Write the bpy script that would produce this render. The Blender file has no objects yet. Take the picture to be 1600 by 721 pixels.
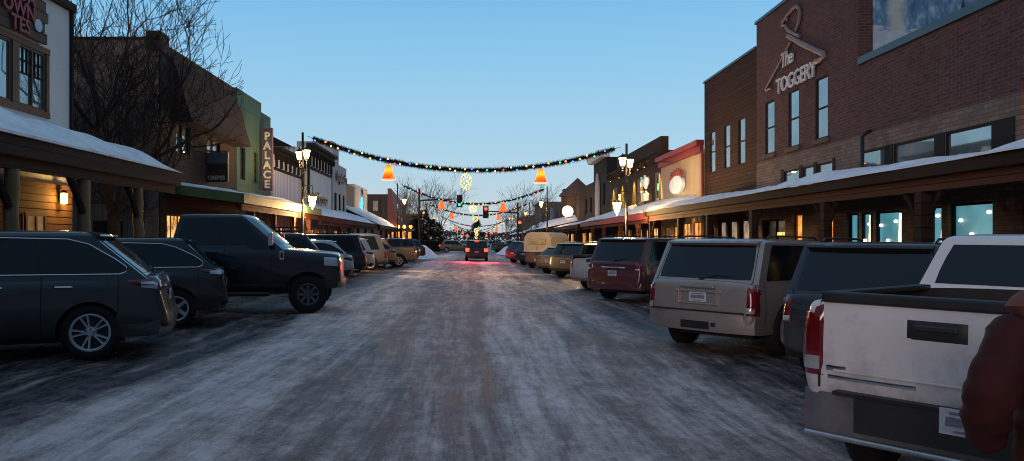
import bpy, bmesh, math, random
from mathutils import Vector, Matrix
from mathutils.bvhtree import BVHTree
R = math.radians
SC = bpy.context.scene
COL = SC.collection
rnd = random.Random(7)
F = 1142.0; VX = 740.0; VY = 376.0; EYE = 1.75

def wx(px, D): return (px - VX) * D / F
def wz(py, D): return EYE - (py - VY) * D / F
def gz(x):
    if abs(x) > 8.7: return 0.14 - 0.02 * max(-6, min(6, x))
    return -0.02 * max(-6, min(6, x))

# ------------------------------------------------------------------ materials
MATS = {}
def newmat(name):
    m = bpy.data.materials.new(name); m.use_nodes = True
    nt = m.node_tree; b = nt.nodes['Principled BSDF']
    return m, nt, b
def setp(b, col=None, rough=None, metal=None, spec=None, coat=None, em=None, es=None):
    if col is not None: b.inputs['Base Color'].default_value = (*col, 1)
    if rough is not None: b.inputs['Roughness'].default_value = rough
    if metal is not None: b.inputs['Metallic'].default_value = metal
    if spec is not None: b.inputs['Specular IOR Level'].default_value = spec
    if coat is not None:
        b.inputs['Coat Weight'].default_value = coat; b.inputs['Coat Roughness'].default_value = 0.06
    if em is not None:
        b.inputs['Emission Color'].default_value = (*em, 1); b.inputs['Emission Strength'].default_value = es
def N(nt, t, **kw):
    n = nt.nodes.new(t)
    for k, v in kw.items():
        if k in n.inputs.keys(): n.inputs[k].default_value = v
        else: setattr(n, k, v)
    return n
def L(nt, a, b): nt.links.new(a, b)
def objco(nt): return N(nt, 'ShaderNodeTexCoord').outputs['Object']
def mathn(nt, op, a, b=None, c=None):
    n = N(nt, 'ShaderNodeMath', operation=op)
    for i, x in enumerate((a, b, c)):
        if x is None: continue
        if isinstance(x, (int, float)): n.inputs[i].default_value = x
        else: L(nt, x, n.inputs[i])
    return n.outputs[0]
def mixc(nt, fac, a, b, mode='MIX'):
    n = N(nt, 'ShaderNodeMix', data_type='RGBA', blend_type=mode)
    for i, x in ((0, fac), (6, a), (7, b)):
        if isinstance(x, (int, float)): n.inputs[i].default_value = x
        elif isinstance(x, tuple): n.inputs[i].default_value = (*x, 1)
        else: L(nt, x, n.inputs[i])
    return n.outputs[2]
def ramp(nt, fac, stops):
    n = N(nt, 'ShaderNodeValToRGB')
    e = n.color_ramp.elements
    while len(e) < len(stops): e.new(0.5)
    for i, (p, c) in enumerate(stops):
        e[i].position = p
        e[i].color = (c, c, c, 1) if isinstance(c, (int, float)) else (*c, 1)
    L(nt, fac, n.inputs[0])
    return n.outputs[0]
def noise(nt, vec, scale, detail=4, rough=0.55):
    n = N(nt, 'ShaderNodeTexNoise'); n.inputs['Scale'].default_value = scale
    n.inputs['Detail'].default_value = detail; n.inputs['Roughness'].default_value = rough
    if vec is not None: L(nt, vec, n.inputs['Vector'])
    return n.outputs['Fac']
def bump(nt, b, h, strength=0.3, dist=0.02):
    n = N(nt, 'ShaderNodeBump'); n.inputs['Strength'].default_value = strength
    n.inputs['Distance'].default_value = dist
    L(nt, h, n.inputs['Height']); L(nt, n.outputs[0], b.inputs['Normal'])
def scaled(nt, vec, s):
    n = N(nt, 'ShaderNodeMapping'); n.inputs['Scale'].default_value = s
    L(nt, vec, n.inputs['Vector']); return n.outputs[0]

def plain(name, col, rough=0.6, metal=0.0, var=0.25, vs=3.0, spec=0.5, coat=None):
    if name in MATS: return MATS[name]
    m, nt, b = newmat(name); setp(b, col, rough, metal, .15 if rough >= .75 else spec, coat)
    co = objco(nt); f = noise(nt, co, vs, 6, 0.65)
    c = mixc(nt, ramp(nt, f, [(0.3, 0.0), (0.7, 1.0)]), tuple(x * (1 - var) for x in col), tuple(min(1, x * (1 + var)) for x in col))
    L(nt, c, b.inputs['Base Color'])
    L(nt, ramp(nt, f, [(0.3, max(0, rough - .08)), (0.7, min(1, rough + .08))]), b.inputs['Roughness'])
    MATS[name] = m; return m
def emis(name, col, s, base=(0.1, 0.1, 0.1), uneven=0.0, vs=2.0, col2=None):
    if name in MATS: return MATS[name]
    m, nt, b = newmat(name); setp(b, base, 0.4, em=col, es=s)
    if uneven > 0 or col2:
        f = noise(nt, objco(nt), vs, 3, 0.6)
        c2 = col2 or tuple(x * (1 - uneven) for x in col)
        L(nt, mixc(nt, ramp(nt, f, [(0.35, 0.0), (0.65, 1.0)]), col, c2), b.inputs['Emission Color'])
    MATS[name] = m; return m
def paint(name, col, metal=0.25, rough=0.3, dirt=0.5):
    key = 'paint_' + name
    if key in MATS: return MATS[key]
    m, nt, b = newmat(key); setp(b, col, rough, metal, 0.5, 0.7)
    co = objco(nt)
    sp = N(nt, 'ShaderNodeSeparateXYZ'); L(nt, co, sp.inputs[0])
    f = noise(nt, co, 1.6, 8, 0.7)
    # road salt splashed up from the sills
    lift = mathn(nt, 'SUBTRACT', f, mathn(nt, 'MULTIPLY', sp.outputs[2], 0.33))
    d = ramp(nt, lift, [(0.08, 0.0), (0.42, 1.0)])
    d = mathn(nt, 'MULTIPLY', d, dirt)
    c = mixc(nt, d, col, (0.085, 0.080, 0.078))
    L(nt, c, b.inputs['Base Color'])
    L(nt, mathn(nt, 'ADD', rough, mathn(nt, 'MULTIPLY', d, 0.6)), b.inputs['Roughness'])
    L(nt, mathn(nt, 'SUBTRACT', 0.7, mathn(nt, 'MULTIPLY', d, 0.9)), b.inputs['Coat Weight'])
    MATS[key] = m; return m
def planks(name, c1, c2, spacing=0.18, vertical=False, gap=0.08, rough=0.75, bstr=0.6, grain=True):
    if name in MATS: return MATS[name]
    m, nt, b = newmat(name); setp(b, c1, rough, spec=.12)
    co = objco(nt)
    sp = N(nt, 'ShaderNodeSeparateXYZ'); L(nt, co, sp.inputs[0])
    h = mathn(nt, 'ADD', sp.outputs[0], sp.outputs[1])
    ax, al = (h, sp.outputs[2]) if vertical else (sp.outputs[2], h)
    q = mathn(nt, 'DIVIDE', ax, spacing)
    idx = mathn(nt, 'FLOOR', q); fr = mathn(nt, 'SUBTRACT', q, idx)
    # boards break at staggered joints
    wn0 = N(nt, 'ShaderNodeTexWhiteNoise', noise_dimensions='1D'); L(nt, idx, wn0.inputs['W'])
    seg = mathn(nt, 'FLOOR', mathn(nt, 'ADD', mathn(nt, 'DIVIDE', al, 3.1), mathn(nt, 'MULTIPLY', wn0.outputs[0], 7)))
    wn = N(nt, 'ShaderNodeTexWhiteNoise', noise_dimensions='2D')
    cb = N(nt, 'ShaderNodeCombineXYZ'); L(nt, idx, cb.inputs[0]); L(nt, seg, cb.inputs[1]); L(nt, cb.outputs[0], wn.inputs['Vector'])
    s = (6, 6, 0.6) if vertical else (0.7, 0.7, 9)
    g = noise(nt, scaled(nt, co, s), 3, 6, 0.7)
    mixf = mathn(nt, 'ADD', mathn(nt, 'MULTIPLY', wn.outputs[0], 0.6), mathn(nt, 'MULTIPLY', g, 0.45))
    c = mixc(nt, mixf, c1, c2)
    groove = mathn(nt, 'LESS_THAN', fr, gap)
    c = mixc(nt, mathn(nt, 'MULTIPLY', groove, 0.75), c, tuple(x * 0.2 for x in c1))
    L(nt, c, b.inputs['Base Color'])
    hgt = mathn(nt, 'ADD', mathn(nt, 'MULTIPLY', ramp(nt, fr, [(0, 0.0), (gap, 1.0), (0.97, 0.85)]), 1.0), mathn(nt, 'MULTIPLY', g, 0.25))
    bump(nt, b, hgt, bstr, 0.015)
    MATS[name] = m; return m
def bricks(name, c1, c2, mortar, band=None):
    if name in MATS: return MATS[name]
    m, nt, b = newmat(name); setp(b, c1, 0.85, spec=.12)
    co = objco(nt)
    sp = N(nt, 'ShaderNodeSeparateXYZ'); L(nt, co, sp.inputs[0])
    cb = N(nt, 'ShaderNodeCombineXYZ')
    L(nt, mathn(nt, 'ADD', sp.outputs[0], sp.outputs[1]), cb.inputs[0]); L(nt, sp.outputs[2], cb.inputs[1])
    t = N(nt, 'ShaderNodeTexBrick'); L(nt, cb.outputs[0], t.inputs['Vector'])
    for k, v in (('Color1', (*c1, 1)), ('Color2', (*c2, 1)), ('Mortar', (*mortar, 1)), ('Scale', 1.0), ('Mortar Size', 0.012),
                 ('Brick Width', 0.30), ('Row Height', 0.095), ('Bias', 0.1)): t.inputs[k].default_value = v
    c = t.outputs['Color']
    if band:
        z0, cc1, cc2 = band
        t2 = N(nt, 'ShaderNodeTexBrick'); L(nt, cb.outputs[0], t2.inputs['Vector'])
        for k, v in (('Color1', (*cc1, 1)), ('Color2', (*cc2, 1)), ('Mortar', (*mortar, 1)), ('Scale', 1.0), ('Mortar Size', 0.012),
                     ('Brick Width', 0.34), ('Row Height', 0.11), ('Bias', 0.0)): t2.inputs[k].default_value = v
        c = mixc(nt, mathn(nt, 'LESS_THAN', sp.outputs[2], z0), c, t2.outputs['Color'])
    f = noise(nt, co, 0.9, 7, 0.7)
    c = mixc(nt, ramp(nt, f, [(0.35, 0.0), (0.75, 0.45)]), c, tuple(x * 0.45 for x in c1))
    f2 = noise(nt, scaled(nt, co, (3, 3, 10)), 1.3, 5, 0.65)
    c = mixc(nt, ramp(nt, f2, [(0.48, 0.0), (0.72, 0.6)]), c, tuple(min(1, x * 1.6) for x in c2))
    L(nt, c, b.inputs['Base Color'])
    bump(nt, b, t.outputs['Fac'], -0.4, 0.01)
    MATS[name] = m; return m
def glassy(name, col=(0.007, 0.009, 0.012), rough=0.06, spec=0.45):
    if name in MATS: return MATS[name]
    m, nt, b = newmat(name); setp(b, col, rough, 0.0, spec)
    f = noise(nt, objco(nt), 1.1, 5, 0.6)
    L(nt, ramp(nt, f, [(0.3, rough * 0.7), (0.75, rough * 2.2)]), b.inputs['Roughness'])
    MATS[name] = m; return m
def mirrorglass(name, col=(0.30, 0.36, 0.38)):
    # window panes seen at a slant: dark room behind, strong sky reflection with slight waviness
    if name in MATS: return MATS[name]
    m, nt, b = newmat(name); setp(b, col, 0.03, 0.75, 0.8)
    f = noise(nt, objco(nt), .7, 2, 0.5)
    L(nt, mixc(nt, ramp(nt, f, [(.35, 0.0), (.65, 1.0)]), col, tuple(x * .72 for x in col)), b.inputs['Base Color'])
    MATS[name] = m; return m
def snowmat(name='snow', col=(0.86, 0.87, 0.90), dirt=0.12):
    if name in MATS: return MATS[name]
    m, nt, b = newmat(name); setp(b, col, 0.7, 0, 0.3)
    b.inputs['Subsurface Weight'].default_value = 0.0
    co = objco(nt); f = noise(nt, co, 2.2, 8, 0.65)
    L(nt, mixc(nt, ramp(nt, f, [(0.45, 0.0), (0.8, 1.0)]), col, tuple(x * (1 - dirt * 3) for x in col)), b.inputs['Base Color'])
    g = noise(nt, co, 14, 6, 0.7)
    bump(nt, b, g, 0.35, 0.03)
    MATS[name] = m; return m

# ------------------------------------------------------------------ mesh builder
class MB:
    def __init__(s, tf=None): s.v = []; s.f = []; s.mi = []; s.mats = []; s.tf = tf
    def mat(s, m):
        if m not in s.mats: s.mats.append(m)
        return s.mats.index(m)
    def add(s, vs, fs, m):
        k = s.mat(m); o = len(s.v)
        s.v += [tuple(s.tf(*p)) if s.tf else tuple(p) for p in vs]
        s.f += [tuple(i + o for i in f) for f in fs]; s.mi += [k] * len(fs)
    def box(s, c, d, m, rot=None, taper=None):
        x, y, z = (q / 2 for q in d); vs = []
        for i, (a, b, e) in enumerate([(-1,-1,-1),(1,-1,-1),(1,1,-1),(-1,1,-1),(-1,-1,1),(1,-1,1),(1,1,1),(-1,1,1)]):
            k = taper if (taper and e > 0) else 1
            p = Vector((a * x * k, b * y * k, e * z))
            if rot: p = rot @ p
            vs.append((c[0] + p.x, c[1] + p.y, c[2] + p.z))
        s.add(vs, [(0,3,2,1),(4,5,6,7),(0,1,5,4),(1,2,6,5),(2,3,7,6),(3,0,4,7)], m)
    def b2(s, p0, p1, m):
        s.box([(a + b) / 2 for a, b in zip(p0, p1)], [abs(b - a) for a, b in zip(p0, p1)], m)
    def loft(s, rings, m, cap=True, closed=True):
        n = len(rings[0]); vs = [p for r in rings for p in r]; fs = []
        for i in range(len(rings) - 1):
            for j in range(n if closed else n - 1):
                a = i * n + j; b = i * n + (j + 1) % n
                fs.append((a, b, b + n, a + n))
        if cap and closed:
            fs.append(tuple(reversed(range(n)))); fs.append(tuple(range((len(rings) - 1) * n, len(rings) * n)))
        s.add(vs, fs, m)
    def tube(s, pts, r, m, n=8, cap=True):
        pts = [Vector(p) for p in pts]; rings = []
        rs = r if isinstance(r, (list, tuple)) else [r] * len(pts)
        up = Vector((0, 0, 1)); prev = None
        for i, p in enumerate(pts):
            t = (pts[min(i + 1, len(pts) - 1)] - pts[max(i - 1, 0)])
            if t.length < 1e-9: t = Vector((0, 0, 1))
            t.normalize()
            if prev is None:
                ref = up if abs(t.z) < 0.9 else Vector((1, 0, 0))
                a = t.cross(ref).normalized()
            else:
                a = prev - t * prev.dot(t)
                if a.length < 1e-6: a = t.cross(up)
                a.normalize()
            prev = a; b = t.cross(a)
            rings.append([tuple(p + (a * math.cos(2*math.pi*k/n) + b * math.sin(2*math.pi*k/n)) * rs[i]) for k in range(n)])
        s.loft(rings, m, cap)
    def lathe(s, prof, m, c=(0, 0, 0), n=24, axis='z', cap=True):
        rings = []
        for r, h in prof:
            ring = []
            for k in range(n):
                a = 2 * math.pi * k / n; x, y = r * math.cos(a), r * math.sin(a)
                p = (x, y, h) if axis == 'z' else (x, h, y) if axis == 'y' else (h, x, y)
                ring.append((c[0] + p[0], c[1] + p[1], c[2] + p[2]))
            rings.append(ring)
        s.loft(rings, m, cap)
    def sphere(s, c, r, m, seg=8, rings=5, sc=(1, 1, 1)):
        prof = [(max(1e-3, r * math.sin(math.pi * i / rings)), -r * math.cos(math.pi * i / rings)) for i in range(rings + 1)]
        rr = [[(c[0] + p * math.cos(2*math.pi*k/seg) * sc[0], c[1] + p * math.sin(2*math.pi*k/seg) * sc[1], c[2] + h * sc[2]) for k in range(seg)] for p, h in prof]
        s.loft(rr, m, True)
    def prism(s, poly, fn0, fn1, m):
        # poly: 2D points; fn0/fn1 map (a,b) to the two faces
        n = len(poly); vs = [fn0(*p) for p in poly] + [fn1(*p) for p in poly]
        fs = [tuple(range(n)), tuple(reversed(range(n, 2 * n)))]
        fs += [(i, i + n, (i + 1) % n + n, (i + 1) % n) for i in range(n)]
        s.add(vs, fs, m)
    def mesh(s, name, smooth=None):
        me = bpy.data.meshes.new(name); me.from_pydata(s.v, [], s.f)
        for m in s.mats: me.materials.append(m)
        me.polygons.foreach_set('material_index', s.mi)
        bm = bmesh.new(); bm.from_mesh(me); bmesh.ops.recalc_face_normals(bm, faces=bm.faces); bm.to_mesh(me); bm.free()
        if smooth:
            me.polygons.foreach_set('use_smooth', [True] * len(me.polygons))
            me.set_sharp_from_angle(angle=R(smooth))
        me.update(); return me
    def build(s, name, parent=None, smooth=None, bevel=None):
        o = bpy.data.objects.new(name, s.mesh(name, smooth)); COL.objects.link(o)
        if parent: o.parent = parent
        if bevel:
            md = o.modifiers.new('bevel', 'BEVEL'); md.width = bevel; md.segments = 2; md.limit_method = 'ANGLE'; md.angle_limit = R(40)
        return o
def empty(name, loc=(0, 0, 0), rz=0):
    o = bpy.data.objects.new(name, None); COL.objects.link(o); o.location = loc; o.rotation_euler = (0, 0, rz); o.empty_display_size = 0.1
    return o
def tag(o, label, cat, group=None):
    o['label'] = label; o['category'] = cat
    if group: o['group'] = group
    return o
def kind(o, k): o['kind'] = k; return o
def bake(o):
    dg = bpy.context.evaluated_depsgraph_get()
    me = bpy.data.meshes.new_from_object(o.evaluated_get(dg)); o.modifiers.clear(); o.data = me
    return o
def copy_tree(o, parent=None):
    c = o.copy(); COL.objects.link(c)
    if parent: c.parent = parent
    for ch in [x for x in bpy.data.objects if x.parent == o]: copy_tree(ch, c)
    return c
def textobj(name, txt, size, m, parent=None, extrude=0.02, mat4=None, bold=0.0, spacing=1.0, shear=0.0, align='CENTER'):
    cu = bpy.data.curves.new(name, 'FONT'); cu.body = txt; cu.size = size; cu.extrude = extrude; cu.offset = bold
    cu.space_character = spacing; cu.shear = shear; cu.align_x = align; cu.resolution_u = 3
    cu.materials.append(m)
    o = bpy.data.objects.new(name, cu); COL.objects.link(o)
    dg = bpy.context.evaluated_depsgraph_get()
    me = bpy.data.meshes.new_from_object(o.evaluated_get(dg)); bpy.data.objects.remove(o)
    if mat4: me.transform(mat4)
    o = bpy.data.objects.new(name, me); COL.objects.link(o)
    if parent: o.parent = parent
    return o
def lamp(name, loc, power, col, size=0.12, parent=None, spot=None, aim=None):
    d = bpy.data.lights.new(name, 'SPOT' if spot else 'POINT'); d.energy = power; d.color = col; d.shadow_soft_size = size
    if spot: d.spot_size = R(spot); d.spot_blend = 0.8
    o = bpy.data.objects.new(name, d); COL.objects.link(o); o.location = loc
    if aim: o.rotation_euler = (Vector(aim) - Vector(loc)).to_track_quat('-Z', 'Y').to_euler()
    if parent: o.parent = parent
    return o

# common materials
BLACK = plain('black_plastic', (0.012, 0.012, 0.013), 0.5)
RUBBER = plain('tyre_rubber', (0.018, 0.018, 0.019), 0.85, vs=9)
CHROME = plain('bright_metal', (0.55, 0.56, 0.58), 0.2, 1.0, 0.1)
ALLOY = plain('wheel_alloy', (0.46, 0.47, 0.50), 0.35, 0.25, 0.2)
DARKRIM = plain('dark_wheel', (0.03, 0.03, 0.033), 0.35, 0.7)
CARGLASS = glassy('tinted_glass')
CLEARG = glassy('clear_cabin_glass', (0.03, 0.04, 0.045), 0.04, 1.0)
REDLENS = plain('red_lens', (0.13, 0.005, 0.007), 0.2, 0, 0.15, coat=0.6)
CLEARLENS = plain('clear_lens', (0.5, 0.5, 0.52), 0.15, 0.4, 0.1, coat=0.6)
REDLIT = emis('brake_light_on', (1.0, 0.022, 0.009), 11, (0.4, 0.01, 0.01))
PLATE = plain('plate', (0.45, 0.46, 0.50), 0.5, 0.0, 0.25, 30)
IRON = plain('black_iron', (0.014, 0.015, 0.016), 0.45, 0.5)
SNOW = snowmat()
# ------------------------------------------------------------------ vehicles
WHEELS = {}
def wheel_meshes(r, rim_r, n, double, rimmat, width=0.245):
    key = (round(r, 3), round(rim_r, 3), n, double, rimmat.name)
    if key in WHEELS: return WHEELS[key]
    h = width / 2
    t = MB(); w = [(rim_r - .005, -h * .85), (rim_r + .02, -h), (r - .05, -h), (r - .015, -h * .86), (r, -h * .55), (r + .002, 0), (r, h * .55), (r - .015, h * .86), (r - .05, h), (rim_r + .02, h), (rim_r - .005, h * .85)]
    t.lathe(w, RUBBER, n=36, axis='y', cap=False)
    for k in range(36):                     # tread blocks
        a = 2 * math.pi * k / 36
        for y, da in ((-.075, 0), (.0, .08), (.075, 0)):
            rot = Matrix.Rotation(-(a + da), 3, 'Y')
            t.box((r * math.cos(a + da), y, r * math.sin(a + da)), (.012, .06, .05), RUBBER, rot)
    d = MB(); d.lathe([(.02, -h * .5), (rim_r - .01, -h * .5), (rim_r - .01, h * .25), (.02, h * .25)], BLACK, n=28, axis='y')
    m = MB()
    m.lathe([(rim_r, h * .9), (rim_r - .018, h * .93), (rim_r - .035, h * .75), (rim_r - .03, h * .3), (rim_r, h * .3)], rimmat, n=36, axis='y', cap=False)
    m.lathe([(.001, h * .78), (.055, h * .78), (.075, h * .66), (.08, h * .3)], rimmat, n=20, axis='y', cap=False)
    for k in range(n):
        a0 = 2 * math.pi * k / n + math.pi / 2
        for da in ((-.13, .13) if double else (0,)):
            ar, ap = a0 + da * .9, a0 + da * 1.5
            wid = .030 if double else .075
            p0 = Vector((math.cos(ar) * .05, 0, math.sin(ar) * .05)); p1 = Vector((math.cos(ap) * (rim_r - .02), 0, math.sin(ap) * (rim_r - .02)))
            t1 = (p1 - p0).normalized(); s = Vector((-t1.z, 0, t1.x))
            rings = []
            for f, yy, ww in ((0, h * .70, 1.25), (.45, h * .78, .85), (1, h * .84, 1.05)):
                c = p0.lerp(p1, f); q = wid / 2 * ww
                rings.append([tuple(c + s * q + Vector((0, h * .4, 0))), tuple(c + s * q * .8 + Vector((0, yy, 0))), tuple(c - s * q * .8 + Vector((0, yy, 0))), tuple(c - s * q + Vector((0, h * .4, 0)))])
            m.loft(rings, rimmat)
        m.lathe([(.011, 0), (.011, .02)], BLACK, (.055 * math.cos(a0 + .5), h * .72, .055 * math.sin(a0 + .5)), 6, 'y')
    WHEELS[key] = (d.mesh('hub', 40), t.mesh('tyre', 50), m.mesh('rim', 35)); return WHEELS[key]

def lerp(a, b, t): return a + (b - a) * t
def vehicle(name, label, cat, paintmat, **S):
    """x runs from the rear bumper (0) to the nose (L); y is left; z up; origin on the ground under the rear bumper"""
    s = dict(L=4.75, W=1.92, H=1.72, r=.365, rim=.24, ra=.95, fa=3.75, zbelt=1.10, zhood=1.0, gc=.24, cab=(.10, .55, 3.35, 2.55), tumble=.84,
             spokes=5, double=True, rimmat=ALLOY, dlo='box', dpil=.28, splits=(.38, .68), pickup=False, bed=0, lit=False, third=False, trim=CHROME,
             tail=('v', .16, .42, .0), rails=True, detail=2, lean=.10, clad=True, roofmat=None, facing='rear', glass=CARGLASS, lampmat=None, arch=.05, bumpmat=None, nose=1.0, pillar=True, bz0=None, hy=0)
    s.update(S)
    Ln, W, H, r = s['L'], s['W'], s['H'], s['r']; hw = W / 2; zb_, zh = s['zbelt'], s['zhood']; det = s['detail']
    root = empty(name); tag(root, label, cat)
    xbr, xtr, xbf, xtf = s['cab']; gc = s['gc']
    # ---- lower body
    st = [(0.0, gc + .22, zb_ - .02, .89, 1), (.045, gc + .14, zb_, .945, 1), (.28, gc + .08, zb_, .98, .6), (s['ra'], gc, zb_, 1.0, 0)]
    if s['pickup']: st += [(s['bed'] - .05, gc, zb_, 1.0, 0), (s['bed'] + .05, gc, zb_ , 1.0, 0)]
    else: st += [((s['ra'] + s['fa']) / 2 - .3, gc, zb_ - .01, 1.0, 0)]
    st += [(xbf - .5, gc, zb_ - .03, 1.0, 0), (xbf + .05, gc, lerp(zb_, zh, .45), .995, 0), (s['fa'], gc + .02, zh, .99, 0), (Ln - .38, gc + .05, zh - .05 * s['nose'], .965, -.2), (Ln - .09, gc + .10, zh - .13 * s['nose'], .97 - .07 * s['nose'], -.5), (Ln, gc + .2, zh - .24 * s['nose'], .94 - .12 * s['nose'], -.5)]
    rings = []
    for x, zl, zt, wf, ln in st:
        w = hw * wf; h = zt - zl; pts = []
        half = [(0, zl), (.80 * w, zl), (.955 * w, zl + .05), (1.0 * w, zl + .30 * h), (1.0 * w, zl + .58 * h), (.985 * w, zl + .80 * h), (.965 * w, zt - .05), (.925 * w, zt), (.55 * w, zt + .02), (0, zt + .03)]
        for y, z in half: pts.append((x + ln * s['lean'] * 1.6 * (z - .8) * (1 if ln > 0 else 1), y, z))
        for y, z in reversed(half[1:-1]): pts.append((x + ln * s['lean'] * 1.6 * (z - .8), -y, z))
        rings.append(pts)
    b = MB(); b.loft(rings, paintmat); body = b.build('body', root)
    md = body.modifiers.new('s', 'SUBSURF'); md.levels = md.render_levels = 2
    bake(body)
    c = MB()
    for ax in (s['ra'], s['fa']):
        for sg in (1, -1):
            rr = r + s['arch']
            c.lathe([(rr, hw + .2), (rr, hw - .30)], BLACK, (ax, 0, r), 32, 'y') if sg > 0 else c.lathe([(rr, -hw - .2), (rr, -hw + .30)], BLACK, (ax, 0, r), 32, 'y')
    if s['pickup']: c.b2((.07, -hw + .13, zb_ - .52), (s['bed'] - .06, hw - .13, zb_ + .3), BLACK)
    co = c.build('cutter')
    md = body.modifiers.new('b', 'BOOLEAN'); md.object = co; md.operation = 'DIFFERENCE'; md.solver = 'EXACT'; md.material_mode = 'TRANSFER'
    bake(body); bpy.data.objects.remove(co)
    body.data.polygons.foreach_set('use_smooth', [True] * len(body.data.polygons)); body.data.set_sharp_from_angle(angle=R(38))
    # ---- cabin
    zr = H - .06; wb = hw * .945; wt = hw * s['tumble']; cf = .16; cr = .07 if not s['pickup'] else .05
    def xr(z): return lerp(xbr, xtr, (z - zb_) / (zr - zb_))
    def xf(z): return lerp(xbf, xtf, (z - zb_) / (zr - zb_))
    def wz_(z): return lerp(wb, wt, (z - zb_) / (zr - zb_))
    fr = (-1, -.985, -.93, -.8, -.5, 0, .5, .8, .93, .985, 1)
    def outline(z, inset=0, zz=None):
        w = wz_(z) - inset; p = []; z2 = z if zz is None else zz
        def bul(y): return abs(y) ** 3
        for y in fr: p.append((xf(z) - inset * 1.2 - cf * bul(y), y * w, z2))
        for k in range(1, 6): p.append((lerp(xf(z) - cf - inset * 1.2, xr(z) + cr + inset * 1.2, k / 6), w, z2))
        for y in reversed(fr): p.append((xr(z) + inset * 1.2 + cr * bul(y), y * w, z2))
        for k in range(1, 6): p.append((lerp(xr(z) + cr + inset * 1.2, xf(z) - cf - inset * 1.2, k / 6), -w, z2))
        return p
    rm = s['roofmat'] or paintmat
    cb = MB()
    cb.loft([outline(zb_ - .12), outline(zb_), outline(lerp(zb_, zr, .5)), outline(zr - .02)], paintmat, cap=False)
    top = [outline(zr - .02), outline(zr, .02, zr + .012), outline(zr, .06, zr + .032), outline(zr, .16, zr + .048), outline(zr, .38, zr + .058), outline(zr, wt * .8, zr + .062)]
    cb.loft(top, rm, cap=False); n = len(top[0]); cb.add(top[-1], [tuple(range(n))], rm)
    cab = cb.build('cabin_shell' if not s['pickup'] else 'cab', root, 38)
    # ray targets
    bv = []
    for o in (body, cab):
        bm = bmesh.new(); bm.from_mesh(o.data); bv.append(BVHTree.FromBMesh(bm)); bm.free()
    def cast(o, d):
        best = None
        for t in bv:
            h = t.ray_cast(Vector(o), Vector(d))
            if h[0] is not None and (best is None or h[3] < best[1]): best = (h[0], h[3])
        return best[0] if best else None
    def patch(mb, axis, a0, a1, z0, z1, m, off=.014, na=8, nz=6, rim=.002):
        z0 = z0 if isinstance(z0, tuple) else (z0, z0); z1 = z1 if isinstance(z1, tuple) else (z1, z1)
        P = []
        for i in range(na + 1):
            f = i / na; a = lerp(a0, a1, f)
            for j in range(nz + 1):
                z = lerp(lerp(z0[0], z0[1], f), lerp(z1[0], z1[1], f), j / nz)
                if axis == 'rear': o, d = (-2, a, z), (1, 0, 0)
                elif axis == 'front': o, d = (Ln + 2, a, z), (-1, 0, 0)
                elif axis == 'left': o, d = (a, 3, z), (0, -1, 0)
                else: o, d = (a, -3, z), (0, 1, 0)
                h = cast(o, d)
                if h is None or (axis in ('left', 'right') and abs(h.y) < hw * .55) or (axis == 'rear' and h.x > 1.6) or (axis == 'front' and h.x < Ln - 1.2): P.append(None); continue
                e = rim if (i in (0, na) or j in (0, nz)) else off
                P.append(tuple(h - Vector(d) * e))
        fs = []
        for i in range(na):
            for j in range(nz):
                q = (i * (nz + 1) + j, (i + 1) * (nz + 1) + j, (i + 1) * (nz + 1) + j + 1, i * (nz + 1) + j + 1)
                if all(P[k] is not None for k in q): fs.append(q)
        mb.add([p or (0, 0, .5) for p in P], fs, m)
        return mb
    # ---- glass
    zlo, zhi = zb_ + .035, zr - .055
    def sidepoly(poly, sg, off):
        return [(x, sg * (wz_(z) + off), z) for x, z in poly]
    A0 = lambda z: xf(z) - cf - .10
    D0 = lambda z: xr(z) + cr + s['dpil']
    if s['pickup']: D0 = lambda z: xr(z) + cr + .10
    def xs(f, z): return lerp(D0(z), A0(z), f)
    cuts = [0] + list(s['splits']) + [1]
    for sg in (1, -1):
        k = .02; xt = xr(zlo) + cr + s['dpil'] * .55
        rear_c = [(xt + .08, zlo - .005), (xt, zlo + .03), (xt, zlo + .10), (xt + .14, zlo + .205), (lerp(xt, xs(.4, zlo), .42), zhi - .08)] if s['dlo'] == 'tip' else [(D0(zlo) + k, zlo - .008), (lerp(D0(zlo), D0(zhi), .94) + k, zhi - .02)]
        e_ = .65 if s['dlo'] == 'tip' else None
        dl = rear_c + [((lerp(xt, xs(.4, zlo), .65), zhi - .012) if e_ else (D0(zhi) + .05, zhi + .008)), (A0(zhi) - .03, zhi + .008), (lerp(A0(zhi), A0(zlo), .06) - k, zhi - .03), (A0(zlo) - k, zlo - .008)]
        if s.get('dip'): dl = dl[:-1] + [(A0(zlo) - k, zlo - .108), (lerp(D0(zlo), A0(zlo), .8), zlo - .108), (lerp(D0(zlo), A0(zlo), .71), zlo - .008)]
        pb = MB(); pb.prism(dl, lambda a, z: (a, sg * (wz_(z) + .003), z), lambda a, z: (a, sg * (wz_(z) - .02), z), BLACK); po_ = pb.build('window_pillars', root)
        if det >= 2 and s['trim'] is not None:
            t = MB(); q = [(x, sg * (wz_(z) + .006), z) for x, z in dl]; t.tube(q + [q[0]], .012, s['trim'], 5); t.build('window_trim', po_, 60)
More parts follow.
